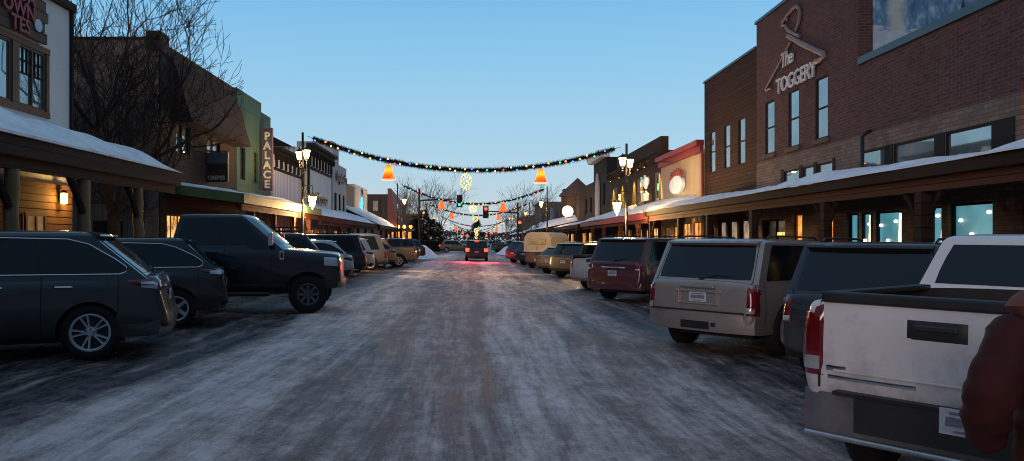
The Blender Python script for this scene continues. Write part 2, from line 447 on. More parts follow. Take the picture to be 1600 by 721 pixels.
        for i in range(len(cuts) - 1):
            f0 = cuts[i] + (.022 if i else 0); f1 = cuts[i + 1] - (.022 if i < len(cuts) - 2 else 0)
            if i == 0 and s['dlo'] == 'tip':
                xt = xr(zlo) + cr + s['dpil'] * .55
                xe = lerp(D0(zlo + .2), A0(zlo + .2), f1)
                pts = [(xe, zlo), (xt + .10, zlo + .01), (xt + .02, zlo + .04), (xt + .02, zlo + .09), (xt + .16, zlo + .19), (lerp(xt, xe, .42), zhi - .10), (lerp(xt, xe, .65), zhi - .03), (xe, zhi)]
            else:
                xa, xb2, xc, xd = xs(f0, zlo), xs(f1, zlo), xs(f1, zhi), xs(f0, zhi)
                k = .035
                pts = [(xa + k, zlo), (xb2 - k, zlo), (lerp(xb2, xc, .06), zlo + k), (lerp(xb2, xc, .92), zhi - k), (xc - k, zhi), (xd + k, zhi), (lerp(xd, xa, .08), zhi - k), (lerp(xd, xa, .94), zlo + k)]
                if s.get('dip') and i == len(cuts) - 2:
                    pts = [(xa + k, zlo), (lerp(xa, xb2, .42), zlo), (lerp(xa, xb2, .60), zlo - .10), (xb2 - k, zlo - .10), (lerp(xb2, xc, .03), zlo - .06)] + pts[3:]
            g = MB(); g.prism(pts, lambda a, z: (a, sg * (wz_(z) + .008), z), lambda a, z: (a, sg * (wz_(z) - .02), z), s['glass'])
            wo = g.build('side_window', root)
    def endglass(nm, front):
        g = MB(); ws = MB(); rows = 3; cols = 12; P = []
        z0, z1 = (zb_ + .05, zr - .05) if front else (zb_ + .045, zr - .05)
        for j in range(rows + 1):
            z = lerp(z0, z1, j / rows); w = wz_(z) * (.90 if front else .88)
            for i in range(cols + 1):
                f = -1 + 2 * i / cols
                ff = f * (.985 if j in (0, rows) else 1)
                y = ff * w; bu = abs(y / wz_(z)) ** 3
                x = xf(z) - cf * bu + .005 if front else xr(z) + cr * bu - .005
                P.append((x, y, z))
        fs = [(j * (cols + 1) + i, j * (cols + 1) + i + 1, (j + 1) * (cols + 1) + i + 1, (j + 1) * (cols + 1) + i) for j in range(rows) for i in range(cols)]
        g.add(P, fs, s['glass']); return g.build(nm, root, 40)
    endglass('windshield', True); rg = endglass('rear_window', False)
    if not s['pickup'] and det >= 1:
        zz = zb_ + .06
        wp = MB(); wp.tube([(xr(zz) - .025, .0, zz - .02), (xr(zz + .05) - .02, -.25, zz + .05), (xr(zz + .06) - .018, -.50, zz + .03)], .011, BLACK, 5); wp.box((xr(zz) - .02, 0, zz - .02), (.05, .07, .05), BLACK); wp.build('wiper', rg, 40)
        sp = MB(); x0 = xr(zr)
        rr = []
        for y in (-1, -.8, -.4, 0, .4, .8, 1):
            w = wt * .93 * y; bx = abs(y) ** 3 * .07
            rr.append([(x0 + .16 + bx, w, zr + .035), (x0 - .10 + bx, w, zr + .005), (x0 - .11 + bx, w, zr - .02), (x0 + .05 + bx, w, zr - .045)])
        sp.loft(rr, paintmat); sp.build('spoiler', root, 40)
    # ---- bumpers
    bmat = s['bumpmat'] or (BLACK if s['clad'] else paintmat)
    def bumper(nm, front, z0, z1, m, proud=.05):
        mb = MB(); rr = []
        for y in (-1, -.97, -.9, -.75, -.4, 0, .4, .75, .9, .97, 1):
            bx = abs(y) ** 4 * .16
            x = (Ln + proud - bx) if front else (-proud + bx)
            sx = -1 if front else 1
            w = hw * .965 * y
            if abs(y) == 1: x += sx * .38
            rr.append([(x + sx * .16, w * (1 if abs(y) < 1 else 1), z0), (x + sx * .02, w, z0 + .02), (x, w, (z0 + z1) / 2), (x + sx * .025, w, z1 - .012), (x + sx * .16, w, z1)])
        mb.loft(rr, m); return mb.build(nm, root, 35)
    zb0 = s['bz0'] or gc + .08
    zb1 = s.get('bz', gc + .30 if s['clad'] else zb_ * .56)
    rb = bumper('rear_bumper', False, zb0, zb1, bmat, .02 if s['clad'] else .085)
    bumper('front_bumper', True, gc + .10, zh * .55, bmat)
    if s['pickup'] and det >= 1:   # step pad and hitch
        pass
    # ---- lamps
    kt, w_, hgt, zoff = s['tail']
    tl = REDLIT if s['lit'] else (s['lampmat'] or REDLENS)
    for sg in (1, -1):
        t = MB()
        if kt == 'v':
            z1 = zb_ - .02 + zoff; z0 = z1 - hgt
            patch(t, 'rear', sg * (hw * .955), sg * (hw * .955 - w_), z0, z1, tl, .02)
            t2 = MB(); patch(t2, 'left' if sg > 0 else 'right', .035, .19, z0, z1, tl, .014); t3 = None
            if det >= 1:
                t3 = MB(); patch(t3, 'rear', sg * (hw * .94), sg * (hw * .94 - w_ * .8), z0 + .08 * hgt, z0 + .26 * hgt, CLEARLENS, .028, 4, 3, .022)
        else:
            z1 = zb_ - .06 + zoff; z0 = z1 - hgt
            patch(t, 'rear', sg * (hw * .95), sg * (hw * .95 - w_), (z0, z0 + .03), z1, tl, .02)
            t2 = MB(); patch(t2, 'left' if sg > 0 else 'right', .03, .46, (z0, z1 - .05), (z1, z1 - .01), tl, .014); t3 = None
            if det >= 2: t3 = MB(); patch(t3, 'left' if sg > 0 else 'right', .04, .30, (z0 + .025, z0 + .06), (z1 - .03, z1 - .035), CLEARLENS, .022, 5, 3, .018)
        to = t.build('tail_light', root, 45); t2.build('side_lens', to, 45)
        if t3: t3.build('clear_lens', to, 45)
        hl = MB(); zz = zh - .17
        patch(hl, 'front', sg * (hw * .80), sg * (hw * .80 - .36), zz - .12, zz + .02, CLEARLENS, .012)
        ho = hl.build('headlight', root, 45); hl = MB(); patch(hl, 'left' if sg > 0 else 'right', Ln - .10, Ln - .42, (zz - .10 - .10 * (1 - s['nose']), zz - .02 - .2 * (1 - s['nose'])), (zz + .03, zz + .05), CLEARLENS, .012); hl.build('side_lens', ho, 45)
    if s['third']:
        t = MB(); x = xr(zr) - .1
        t.box((x - (.012 if not s['pickup'] else -.09), 0, zr - (.012 if not s['pickup'] else .02)), (.03, .34, .04), REDLIT); t.build('brake_light', root)
    gr = MB(); patch(gr, 'front', -hw * .36, hw * .36, zh - .45, zh - .16, BLACK, .012, 8, 5); gr.build('grille', root, 45)
    # ---- tailgate dressing
    if s['pickup']:
        tg = MB(); patch(tg, 'rear', -hw * .80, hw * .80, zb1 + .03, zb_ - .03, paintmat, .012, 12, 6); tgo = tg.build('tailgate', root, 40)
        h = MB(); zz = zb_ - .17; hy = s['hy']
        patch(h, 'rear', hy - .168, hy + .168, (zz - .055, zz - .055), zz + .068, BLACK, .022, 12, 4, .012)
        h.build('tailgate_handle', tgo, 40)
        sl_ = MB()
        for yy in (-.815 * hw, .815 * hw):
            q = [cast((-2, yy, lerp(zb1 + .02, zb_ - .02, kk / 8)), (1, 0, 0)) for kk in range(9)]; q = [(p_.x - .002, p_.y, p_.z) for p_ in q if p_ is not None]
            if len(q) > 2: sl_.tube(q, .009, BLACK, 4)
        sl_.build('tailgate_seam', root)
        if det >= 2:
            q = MB(); patch(q, 'rear', hw * .76, hw * .76 - .13, zb_ * .60 + .075, zb_ * .60 + .11, CHROME, .02, 5, 2, .016)
            patch(q, 'rear', hw * .75, hw * .75 - .55, zb_ * .60 + .02, zb_ * .60 + .045, CHROME, .02, 8, 2, .016); q.build('badge', tgo, 40)
        c2 = MB(); c2.box((.05, 0, zb_ + .012), (.12, W * .80, .075), BLACK)
        for sg in (1, -1): c2.b2((.22, sg * (hw * .845) - .05, zb_ - .015), (s['bed'] - .02, sg * (hw * .845) + .05, zb_ + .035), BLACK)
        c2.build('bed_rail', root, bevel=.015)
    elif det >= 1:
        tg = MB(); zz = zb_ - .16
        patch(tg, 'rear', -.42, .42, zz - .03, zz + .025, s.get('barmat', paintmat), .03, 8, 3); tg.build('trim_bar', root, 40)
        lg = MB()
        for sg in (1, -1):
            q = []
            for k in range(9):
                z = lerp(zb_ * .58, zr - .03, k / 8); yy = sg * min(hw * .90, wz_(max(z, zb_)) * .91)
                h = cast((-2, yy, z), (1, 0, 0))
                if h is not None: q.append((h.x - .001, h.y, h.z))
            if len(q) > 2: lg.tube(q, .006, BLACK, 4)
        lg.build('hatch_seam', root)
    # licence plate
    zp = s.get('plz', zb_ * .73 if not s['pickup'] else gc + .33)
    h = cast((-2, 0, zp), (1, 0, 0)); xp = (h.x if h else 0) - .012
    if s['pickup']: xp = -.095
    p = MB(); p.box((xp, s.get('ply', 0), zp), (.012, .31, .16), PLATE); po = p.build('license_plate', root, bevel=.004)
    if det >= 1:
        q = MB()
        for zz, hh, ww in ((.052, .016, .2), (0, .055, .24), (-.056, .012, .16)): q.box((xp - .0065, s.get('ply', 0), zp + zz), (.004, ww, hh), plain('plate_print', (.16, .16, .2), .6, 0, .5, 60))
        q.build('plate_print', po)
        if not s['pickup']:
            rc = MB(); rc.box((xp + .004, 0, zp), (.012, .56, .24), plain('plate_recess', (.03, .03, .03), .5)) if s.get('recess') else None
            if s.get('recess'): rc.build('plate_recess', root)
    # ---- seams, handles, mirrors, rails
    if det >= 2:
        sm = MB()
        for sg in (1, -1):
            ax = 'y'
            for f in ([0.0] if s['pickup'] else []) + [0] + list(s['splits']) + [1.0]:
                xx = xs(f, zlo) - (.06 if f == 0 else 0); xx = min(xx, xbf - .02)
                q = []
                for k in range(24):
                    z = lerp(gc + .1, zb_, k / 23)
                    xq = max(xx, s['ra'] + math.sqrt(max(0, (r + .11) ** 2 - (z - r) ** 2))) if xx > s['ra'] - .3 else xx
                    h = cast((xq, sg * 3, z), (0, -sg, 0))
                    if h is not None and abs(h.y) > hw * .7: q.append((h.x, h.y + sg * .001, h.z))
                if len(q) > 2: sm.tube(q, .006, BLACK, 4)
        sm.build('door_seam', root)
        for sg in (1, -1):
            for f in list(s['splits']):
                xx = xs(f, zlo) - .26 * (1 if True else -1); z = zb_ - .14
                h = cast((xx, sg * 3, z), (0, -sg, 0))
                if h is None: continue
                q = MB(); q.tube([(xx - .11, h.y - sg * .005, z), (xx - .09, h.y + sg * .03, z + .003), (xx + .09, h.y + sg * .03, z + .003), (xx + .11, h.y - sg * .005, z)], .016, CHROME if s['trim'] is CHROME else paintmat, 6); q.build('door_handle', root, 50)
            if s['clad']:
                k = MB(); patch(k, 'left' if sg > 0 else 'right', s['ra'] + r + .09, s['fa'] - r - .09, gc + .07, gc + .2, BLACK, .02, 12, 3); k.build('sill_cladding', root, 45)
    if det >= 1:
        for sg in (1, -1):
            q = MB(); x0 = A0(zlo + .05) + .02; y0 = sg * (wz_(zlo + .05))
            q.box((x0, y0 + sg * .06, zlo + .05), (.06, .16, .03), BLACK)
            q.box((x0 + .02, y0 + sg * .17, zlo + .12), (.11, .2, s.get('mir', .17)), s.get('mirmat', paintmat), taper=.85); q.build('mirror', root, bevel=.03)
            if s['rails']:
                q = MB(); xa, xb2 = xr(zr) + .35, xf(zr) - .35; y = sg * (wt - .12)
                q.tube([(xa, y, zr + .05), (xa + .1, y, zr + .095), (lerp(xa, xb2, .5), y, zr + .105), (xb2 - .1, y, zr + .09), (xb2, y, zr + .05)], .017, s.get('railmat', BLACK), 6); q.build('roof_rail', root, 60)
    if s.get('rack'):
        q = MB()
        for f in (.12, .3, .5, .7, .88): x = lerp(xr(zr), xf(zr), f); q.tube([(x, -wt + .05, zr + .17), (x, wt - .05, zr + .17)], .02, BLACK, 6)
        for y in (-wt + .05, wt - .05):
            for z in (.12, .24): q.tube([(xr(zr) + .2, y, zr + z), (xf(zr) - .3, y, zr + z)], .018, BLACK, 6)
            for f in (.12, .5, .88): x = lerp(xr(zr), xf(zr), f); q.tube([(x, y, zr + .03), (x, y, zr + .24)], .018, BLACK, 6)
        q.build('roof_rack', root, 60)
    # ---- wheels
    dm, tm, rmm = wheel_meshes(r, s['rim'], s['spokes'], s['double'], s['rimmat'])
    for ax in (s['ra'], s['fa']):
        for sg in (1, -1):
            w = bpy.data.objects.new('wheel', dm); COL.objects.link(w); w.parent = root
            w.location = (ax, sg * (hw - .135), r); w.rotation_euler = (0, rnd.uniform(0, 6) * 0 + (.35 if ax == s['ra'] else .8), 0 if sg > 0 else math.pi)
            for nm, me in (('tyre', tm), ('rim', rmm)):
                o = bpy.data.objects.new(nm, me); COL.objects.link(o); o.parent = w
    un = MB(); un.b2((.55, -hw * .66, gc - .03), (Ln - .55, hw * .66, gc + .25), BLACK)
    un.tube([(s['ra'], -hw + .2, r), (s['ra'], hw - .2, r)], .06, BLACK, 8); un.build('underbody', root)
    root['_dims'] = 0; del root['_dims']
    return root
def put(root, ref, px, D, phi, dz=0):
    """stand the vehicle so that its own point ref=(x,y) is seen at column px and distance D, heading phi degrees from +X"""
    a = R(phi); X = wx(px, D)
    ox = X - (ref[0] * math.cos(a) - ref[1] * math.sin(a)); oy = D - (ref[0] * math.sin(a) + ref[1] * math.cos(a))
    rz = lambda x, y: -0.02 * max(-6, min(6, x))
    def wp(lx, ly): 
        x, y = ox + lx * math.cos(a) - ly * math.sin(a), oy + lx * math.sin(a) + ly * math.cos(a); return Vector((x, y, rz(x, y) + dz))
    p1, p2, p3 = (wp(1.0, .8) + wp(1.0, -.8)) / 2, (wp(4, .8) + wp(4, -.8)) / 2, None
    f = (p2 - p1).normalized(); l = ((wp(1, .8) + wp(4, .8)) - (wp(1, -.8) + wp(4, -.8))).normalized(); n = f.cross(l).normalized(); l = n.cross(f)
    root.rotation_euler = Matrix((f, l, n)).transposed().to_euler(); o_ = p1 - f * 1.0
    root.location = (o_.x, o_.y, o_.z)
    return root
# ------------------------------------------------------------------ buildings
WOODFRAME = plain('window_wood', (0.10, 0.055, 0.03), 0.6, vs=8)
DARKFRAME = plain('window_dark', (0.014, 0.014, 0.015), 0.8)
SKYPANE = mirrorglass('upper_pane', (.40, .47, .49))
DARKPANE = glassy('shop_pane_dark', (0.015, 0.016, 0.018), 0.08, 0.6)
WARM = emis('shop_warm', (1.0, 0.50, 0.13), 1.7, vs=3.4, col2=(.16, .05, .015))
WARM2 = emis('shop_amber', (1.0, 0.38, 0.06), 1.4, vs=2.9, col2=(.30, .06, .015))
WARMDIM = emis('shop_dim', (0.9, 0.45, 0.15), 0.28, uneven=0.8, vs=1.4)
COOLDIM = emis('shop_pale', (0.75, 0.62, 0.55), 0.42, uneven=0.8, vs=2.6)
TURQ = emis('shop_turquoise', (0.10, 0.40, 0.50), 0.75, uneven=0.45, vs=1.1)
PANES = dict(sky=SKYPANE, dark=DARKPANE, warm=WARM, amber=WARM2, dim=WARMDIM, pale=COOLDIM, turq=TURQ)

class Bld:
    """a street-front building; u runs along the street (world Y), out is measured from the facade towards the street"""
    def __init__(s, name, label, side, y0, y1, h, wall, X=12.0, depth=9.0, cat='building', holes=(), roofm=None, foot=0.0, group=None):
        s.side, s.y0, s.y1, s.X, s.h = side, y0, y1, X, h
        s.root = empty(name, (side * X, (y0 + y1) / 2, 0.0)); tag(s.root, label, cat, group)
        s.yc = (y0 + y1) / 2
        s.wallpart('wall', y0, y1, 0, h, wall, holes, depth)
    def P(s, u, z, out=0.0): return (-s.side * out, u - s.yc, z)
    def mb(s): return MB(lambda u, z, out: s.P(u, z, out))
    def wallpart(s, nm, y0, y1, z0, h, wall, holes=(), depth=9.0, out=0.0):
        m = s.mb(); us = sorted({y0, y1} | {q for k in holes for q in k[:2]}); zs = sorted({z0, h} | {q for k in holes for q in k[2:4]})
        for i in range(len(us) - 1):
            for j in range(len(zs) - 1):
                cu, cz = (us[i] + us[i+1]) / 2, (zs[j] + zs[j+1]) / 2
                if any(a < cu < b and c < cz < d for a, b, c, d in [k[:4] for k in holes]): continue
                m.add([(us[i], zs[j], out), (us[i+1], zs[j], out), (us[i+1], zs[j+1], out), (us[i], zs[j+1], out)], [(0, 1, 2, 3)], wall)
        for k in holes:
            a, b, c, d = k[:4]; r = -0.22
            m.add([(a, c, out), (b, c, out), (b, d, out), (a, d, out), (a, c, r), (b, c, r), (b, d, r), (a, d, r)], [(0,1,5,4),(1,2,6,5),(2,3,7,6),(3,0,4,7)], wall)
        m.add([(y0, z0, out), (y1, z0, out), (y1, h, out), (y0, h, out), (y0, z0, -depth), (y1, z0, -depth), (y1, h, -depth), (y0, h, -depth)],
              [(0, 3, 7, 4), (1, 5, 6, 2), (3, 2, 6, 7), (4, 7, 6, 5)], wall)
        o = m.build(nm, s.root)
        for k in holes: s.window(*k)
        return o
    def window(s, a, b, c, d, pane='sky', cols=1, rows=1, frame=None, name='window', sill=None, fr=0.07, deep=-0.16):
        frame = frame or DARKFRAME
        w = s.mb(); t = fr
        def bar(u0, u1, z0, z1, o0=deep - .02, o1=deep + (.035 if deep > -.1 else .06)):
            w.b2((u0, z0, o0), (u1, z1, o1), frame)
        bar(a, a + t, c, d); bar(b - t, b, c, d); bar(a + t, b - t, c, c + t); bar(a + t, b - t, d - t, d)
        for i in range(1, cols): u = lerp(a, b, i / cols); bar(u - t * .35, u + t * .35, c + t, d - t, deep, deep + .045)
        for j in range(1, rows): z = lerp(c, d, j / rows); bar(a + t, b - t, z - t * .35, z + t * .35, deep - .01, deep + .04)
        wo = w.build(name, s.root)
        p = s.mb(); p.b2((a + t * .5, c + t * .5, deep - .03), (b - t * .5, d - t * .5, deep - .01), PANES[pane]); p.build('pane', wo)
        if sill:
            q = s.mb(); q.b2((a - .12, c - .16, -.1), (b + .12, c - .003, .10), sill); q.build('sill', wo)
        return wo
    def box(s, nm, u0, u1, z0, z1, o0, o1, m, bevel=None):
        q = s.mb(); q.b2((u0, z0, o0), (u1, z1, o1), m); return q.build(nm, s.root, bevel=bevel)
    def cornice(s, nm, u0, u1, z, m, proud=.3, hh=.35, brackets=0, bm=None):
        q = s.mb(); q.b2((u0, z - hh, .004), (u1, z - hh * .45, proud * .5), m); q.b2((u0 - .05, z - hh * .45, .004), (u1 + .05, z, proud), m)
        for i in range(brackets):
            u = lerp(u0 + .2, u1 - .2, i / max(1, brackets - 1)); q.b2((u - .06, z - hh - .35, .004), (u + .06, z - hh, proud * .6), bm or m)
        return q.build(nm, s.root)
def awning(name, label, side, y0, y1, Xin, Xout, zin, zout, fascia, deck, fh=.28, snow=.16, posts=(), postm=None, beamz=None, endcap=True, uneven=.8, log=False, group=None, snowdeep=None, beamm=None):
    cx = side * (Xin + Xout) / 2; yc = (y0 + y1) / 2
    root = empty(name, (cx, yc, 0)); tag(root, label, 'awning', group)
    T = lambda x, y, z: (side * x - cx, y - yc, z)
    a = MB(T)
    a.loft([[(Xin, y, zin), (Xout, y, zout), (Xout, y, zout - .10), (Xin, y, zin - .10)] for y in (y0, y1)], deck)
    nr = int((y1 - y0) / .9)
    for i in range(nr + 1):
        y = lerp(y0 + .1, y1 - .1, i / nr)
        a.loft([[(Xin, yy, zin - .105), (Xout + .1, yy, zout - .105), (Xout + .1, yy, zout - .22), (Xin, yy, zin - .26)] for yy in (y - .05, y + .05)], deck)
    a.build('roof_deck', root)
    f = MB(T); f.b2((Xout - .06, y0 - .02, zout - fh), (Xout - .003, y1 + .02, zout + .02), fascia)
    if endcap:
        for y, d in ((y0, -.05), (y1, .05)):
            f.loft([[(Xin, yy, zin + .02), (Xout, yy, zout + .02), (Xout, yy, zout - fh), (Xin, yy, zin - fh)] for yy in (y + d * .06, y + d)], fascia)
    f.build('fascia', root)
    if snow:
        n = max(8, int((y1 - y0) / .28)); mcnt = 12; sn = MB(T); rr = random.Random(name + label); ph = [rr.uniform(0, 6) for _ in range(6)]
        top = []; base = []
        for i in range(n + 1):
            y = lerp(y0 + .01, y1 - .01, i / n); ro = []; rb = []
            for j in range(mcnt + 1):
                g = j / mcnt; x = lerp(Xin - .02, Xout - .05, g)
                e = math.sin(math.pi * min(1, (1 - g) * 3) / 2) if g > .67 else 1
                ends = min(1, (min(i, n - i)) / 3); ends = math.sin(ends * math.pi / 2)
                lump = 1 + uneven * (.45 * math.sin(y * .55 + ph[0]) + .3 * math.sin(y * 1.37 + ph[1] + g) + .18 * math.sin(y * 3.1 + ph[2] + 2 * g) + .12 * rr.uniform(-1, 1))
                hgt = snow * max(.18, lump) * max(.12, e) * max(.15, ends)
                xo = x - (.07 * max(0, lump) if j == mcnt else 0)
                zb = lerp(zin, zout, g) + .022
                ro.append((xo, y, zb + hgt)); rb.append((x if j < mcnt else xo, y, zb))
            top.append(ro); base.append(rb)
        vs = [p for r_ in top for p in r_]; w = mcnt + 1; fs = [(i*w+j, i*w+j+1, (i+1)*w+j+1, (i+1)*w+j) for i in range(n) for j in range(mcnt)]
        sn.add(vs, fs, SNOW)
        edge = [top[i][mcnt] for i in range(n + 1)]; eb = [base[i][mcnt] for i in range(n + 1)]
        sn.add(edge + eb, [(i, i + 1, n + 2 + i, n + 1 + i) for i in range(n)], SNOW)
        for k in (0, n): sn.add(top[k] + base[k], [(j, j + 1, w + j + 1, w + j) for j in range(mcnt)], SNOW)
        sn.build('snow_cover', root, 60)
    pm = postm or fascia
    bz = beamz or (zout - fh)
    bb = MB(T); bb.b2((Xout + .08, y0 + .1, bz - .26), (Xout + .24, y1 - .1, bz), beamm or pm); bb.build('beam', root)
    for y in posts:
        p = MB(T); x = Xout + .16; zt = bz - .26; z0 = -.1
        if log:
            rr = random.Random(int(y * 10)); p.tube([(x + rr.uniform(-.03, .03), y + rr.uniform(-.03, .03), lerp(z0, zt, k / 8)) for k in range(9)], [.135 + rr.uniform(-.010, .010) for _ in range(9)], pm, 12)
        else: p.b2((x - .11, y - .11, z0), (x + .11, y + .11, zt), pm)
        for d in ((-1,) if log else (-1, 1)):
            p.tube([(x, y + d * .08, zt - .75), (x, y + d * .38, zt - .28), (x, y + d * .62, zt)], .055 if not log else .085, pm if not log else fascia, 6)
        p.build('post', root, 40)
    return root
def wsign(side, X, y, z, out):
    """matrix placing a flat text (in its own XY plane) on a facade"""
    return Matrix.Translation((side * (X - out), y, z)) @ (Matrix.Rotation(R(-90), 4, 'Z') if side > 0 else Matrix.Rotation(R(90), 4, 'Z')) @ Matrix.Rotation(R(90), 4, 'X')
FACEUS = lambda x, y, z: Matrix.Translation((x, y, z)) @ Matrix.Rotation(R(90), 4, 'X')

# ---- right side
BRICK = bricks('red_brick', (0.060, 0.031, 0.032), (0.104, 0.050, 0.049), (0.11, 0.085, 0.08), band=(5.0, (0.22, 0.175, 0.145), (0.15, 0.115, 0.095)))
STONE = plain('sill_stone', (0.09, 0.07, 0.06), 0.8)
CAPM = plain('metal_cap', (0.055, 0.085, 0.10), 0.4, 0.6)
BROWNPL = planks('brown_siding', (0.022, 0.011, 0.007), (0.046, 0.022, 0.013), 0.17, gap=.13, bstr=1.0)
DARKWOOD = planks('dark_timber', (0.018, 0.011, 0.008), (0.034, 0.020, 0.013), 0.25)
REDWOOD = planks('red_timber', (0.075, 0.026, 0.016), (0.11, 0.04, 0.023), 0.22)
CREAM = planks('cream_boards', (0.36, 0.29, 0.20), (0.43, 0.35, 0.25), 0.9, True, 0.02)
REDTRIM = plain('red_trim', (0.22, 0.028, 0.022), 0.6)
DKBRICK = bricks('dark_brick', (0.042, 0.026, 0.020), (0.060, 0.035, 0.027), (0.034, 0.026, 0.022))
BLACKW = plain('black_stucco', (0.018, 0.018, 0.020), 0.8)
GREYPL = planks('weathered_boards', (0.16, 0.12, 0.10), (0.24, 0.19, 0.16), 0.16)
up = [(a - .47, a + .47, 5.25, 7.4, 'sky', 1, 2, DARKFRAME, 'window', STONE, .06, -.05) for a in (29.6, 27.4, 25.2)]
tr = [(26.9, 28.3, 3.55, 4.42, 'sky', 1, 1, DARKFRAME, 'window', None, .06, -.05), (25.75, 26.7, 3.55, 4.42, 'sky', 1, 1, DARKFRAME, 'window', None, .06, -.05), (24.4, 25.55, 3.55, 4.42, 'sky', 1, 1, DARKFRAME, 'window', None, .06, -.05)]
gf = [(22.86, 23.55, .75, 2.62, 'turq'), (26.7, 27.5, .6, 2.75, 'amber', 1, 2, WOODFRAME), (24.4, 25.5, .3, 2.75, 'amber', 2, 2, WOODFRAME, 'door'), (28.2, 30.4, .7, 2.6, 'dark', 2, 1)]
tog = Bld('brick_store', 'tall red brick clothing store with a bird shaped hanger sign, tan band and stepped front', 1, 22.8, 31.0, 10.9, BRICK, holes=up + tr + gf, depth=14)
low = [(21.3, 22.7, 3.55, 4.5, 'sky', 1, 1, DARKFRAME, 'window', None, .06, -.05), (19.0, 20.9, 3.55, 4.5, 'sky', 1, 1, DARKFRAME, 'window', None, .06, -.05), (16.9, 18.6, 3.55, 4.5, 'sky', 1, 1, DARKFRAME, 'window', None, .06, -.05), (14.2, 16.0, 4.0, 5.3, 'amber', 2, 1, WOODFRAME)]
shop = [(22.1, 22.76, .75, 2.62, 'turq'), (20.5, 21.95, .75, 2.62, 'turq'), (19.4, 19.95, .75, 2.62, 'pale'), (18.75, 19.25 + .1, .75, 2.66, 'turq'), (16.9, 18.5, .75, 2.68, 'turq'), (13.5, 16.0, .75, 2.6, 'dark', 2, 1)]
tog.wallpart('low_wall', -12.0, 22.798, 0, 7.2, BRICK, low + shop, 14)
tog.box('parapet_cap', -12.0, 22.7, 7.203, 7.42, -.35, .08, CAPM)
tog.box('roof_cap', 22.75, 31.05, 10.903, 11.02, -.3, .07, CAPM)
for a_, b_ in ((24.25, 24.4), (25.55, 25.75), (26.7, 26.9), (28.3, 28.5), (20.9, 21.3), (18.6, 19.0), (16.2, 16.9)): tog.box('transom_panel', a_, b_, 3.5, 4.5, .004, .03, DARKFRAME)
# window displays: white cone trees and hanging ornaments in the turquoise windows
DISP = emis('display_white', (1.0, 0.86, 0.55), 1.9, (.8, .8, .75)); DOTS = emis('display_dot', (1.0, 0.9, 0.7), 2.6)
for (u, wdt) in ((20.75, .2), (22.3, .25), (18.85, .22)):
    m = tog.mb(); 
    for k in range(5):
        z = .78 + k * .34; r0 = wdt * (1 - k * .19)
        m.loft([[(u + r0 * math.cos(a * .785), z, -.12 + .045 * math.sin(a * .785)) for a in range(8)], [(u + r0 * .45 * math.cos(a * .785), z + .38, -.12 + .04 * math.sin(a * .785)) for a in range(8)]], DISP)
    m.build('display_tree', tog.root)
m = tog.mb()
for u, z in ((22.4, 2.25), (22.65, 1.75), (21.0, 2.3), (21.4, 1.75), (21.75, 2.2), (20.65, 2.42), (19.1, 2.4), (17.2, 2.42), (17.8, 1.9), (18.2, 2.25)):
    m.sphere((u, z, -.13), .055, DOTS, 6, 4)
kind(m.build('hanging_ornaments', tog.root), 'stuff')
# mural on the side wall of the tall part
mm, nt, b = newmat('mural'); co = objco(nt); setp(b, rough=0.7)
sp = N(nt, 'ShaderNodeSeparateXYZ'); L(nt, co, sp.inputs[0])
f = noise(nt, scaled(nt, co, (1.9, 1, .9)), 2.6, 10, 0.72); f3 = noise(nt, scaled(nt, co, (.8, 1, 1.6)), 2.2, 5, .6)
c = ramp(nt, f, [(0.34, (0.04, 0.11, 0.21)), (0.48, (0.075, 0.19, 0.32)), (0.57, (0.14, 0.29, 0.42)), (0.70, (0.42, 0.55, 0.62))])
fall = mathn(nt, 'SUBTRACT', sp.outputs[0], 1.35); fall = mathn(nt, 'ABSOLUTE', mathn(nt, 'ADD', fall, mathn(nt, 'MULTIPLY', f3, .35)))
c = mixc(nt, ramp(nt, fall, [(.1, .75), (.35, 0.0)]), c, (0.45, 0.52, 0.45))
snowline = mathn(nt, 'SUBTRACT', mathn(nt, 'ADD', 7.75, mathn(nt, 'MULTIPLY', f3, 1.3)), sp.outputs[2])
c = mixc(nt, ramp(nt, snowline, [(.02, 0.0), (.1, .85)]), c, mixc(nt, f, (0.18, 0.30, 0.40), (0.62, 0.70, 0.74)))
L(nt, c, b.inputs['Base Color'])
m = tog.mb(); m.add([(22.775, 7.0, -.45), (22.775, 7.0, -7.5), (22.775, 10.6, -7.5), (22.775, 10.6, -.45)], [(0, 1, 2, 3)], mm)
m.add([(22.797, 7.0, -.45), (22.797, 7.0, -7.5), (22.797, 10.6, -7.5), (22.797, 10.6, -.45)], [(0, 1, 2, 3)], mm); mu = m.build('mural', tog.root)
PINE_P = plain('mural_pine', (0.018, 0.055, 0.05), .8)
m = tog.mb()
for x, z0, hh in ((3.25, 7.15, 2.0), (2.6, 7.05, 1.25), (4.2, 7.2, 1.5)):
    for k in range(5):
        zz = z0 + hh * k / 5; ww = .34 * hh / 2 * (1 - k / 5.6)
        m.add([(22.768 - .001 * k, zz, -x - ww), (22.768 - .001 * k, zz, -x + ww), (22.768 - .001 * k, zz + hh * .32, -x)], [(0, 1, 2)], PINE_P)
m.build('painted_pines', mu)
m = tog.mb(); m.tube([(22.1, 3.55, .25), (22.1, 4.9, .25), (22.1, 5.05, .05), (22.1, 5.05, 0)], .06, IRON, 6); m.build('vent_pipe', tog.root, 60)

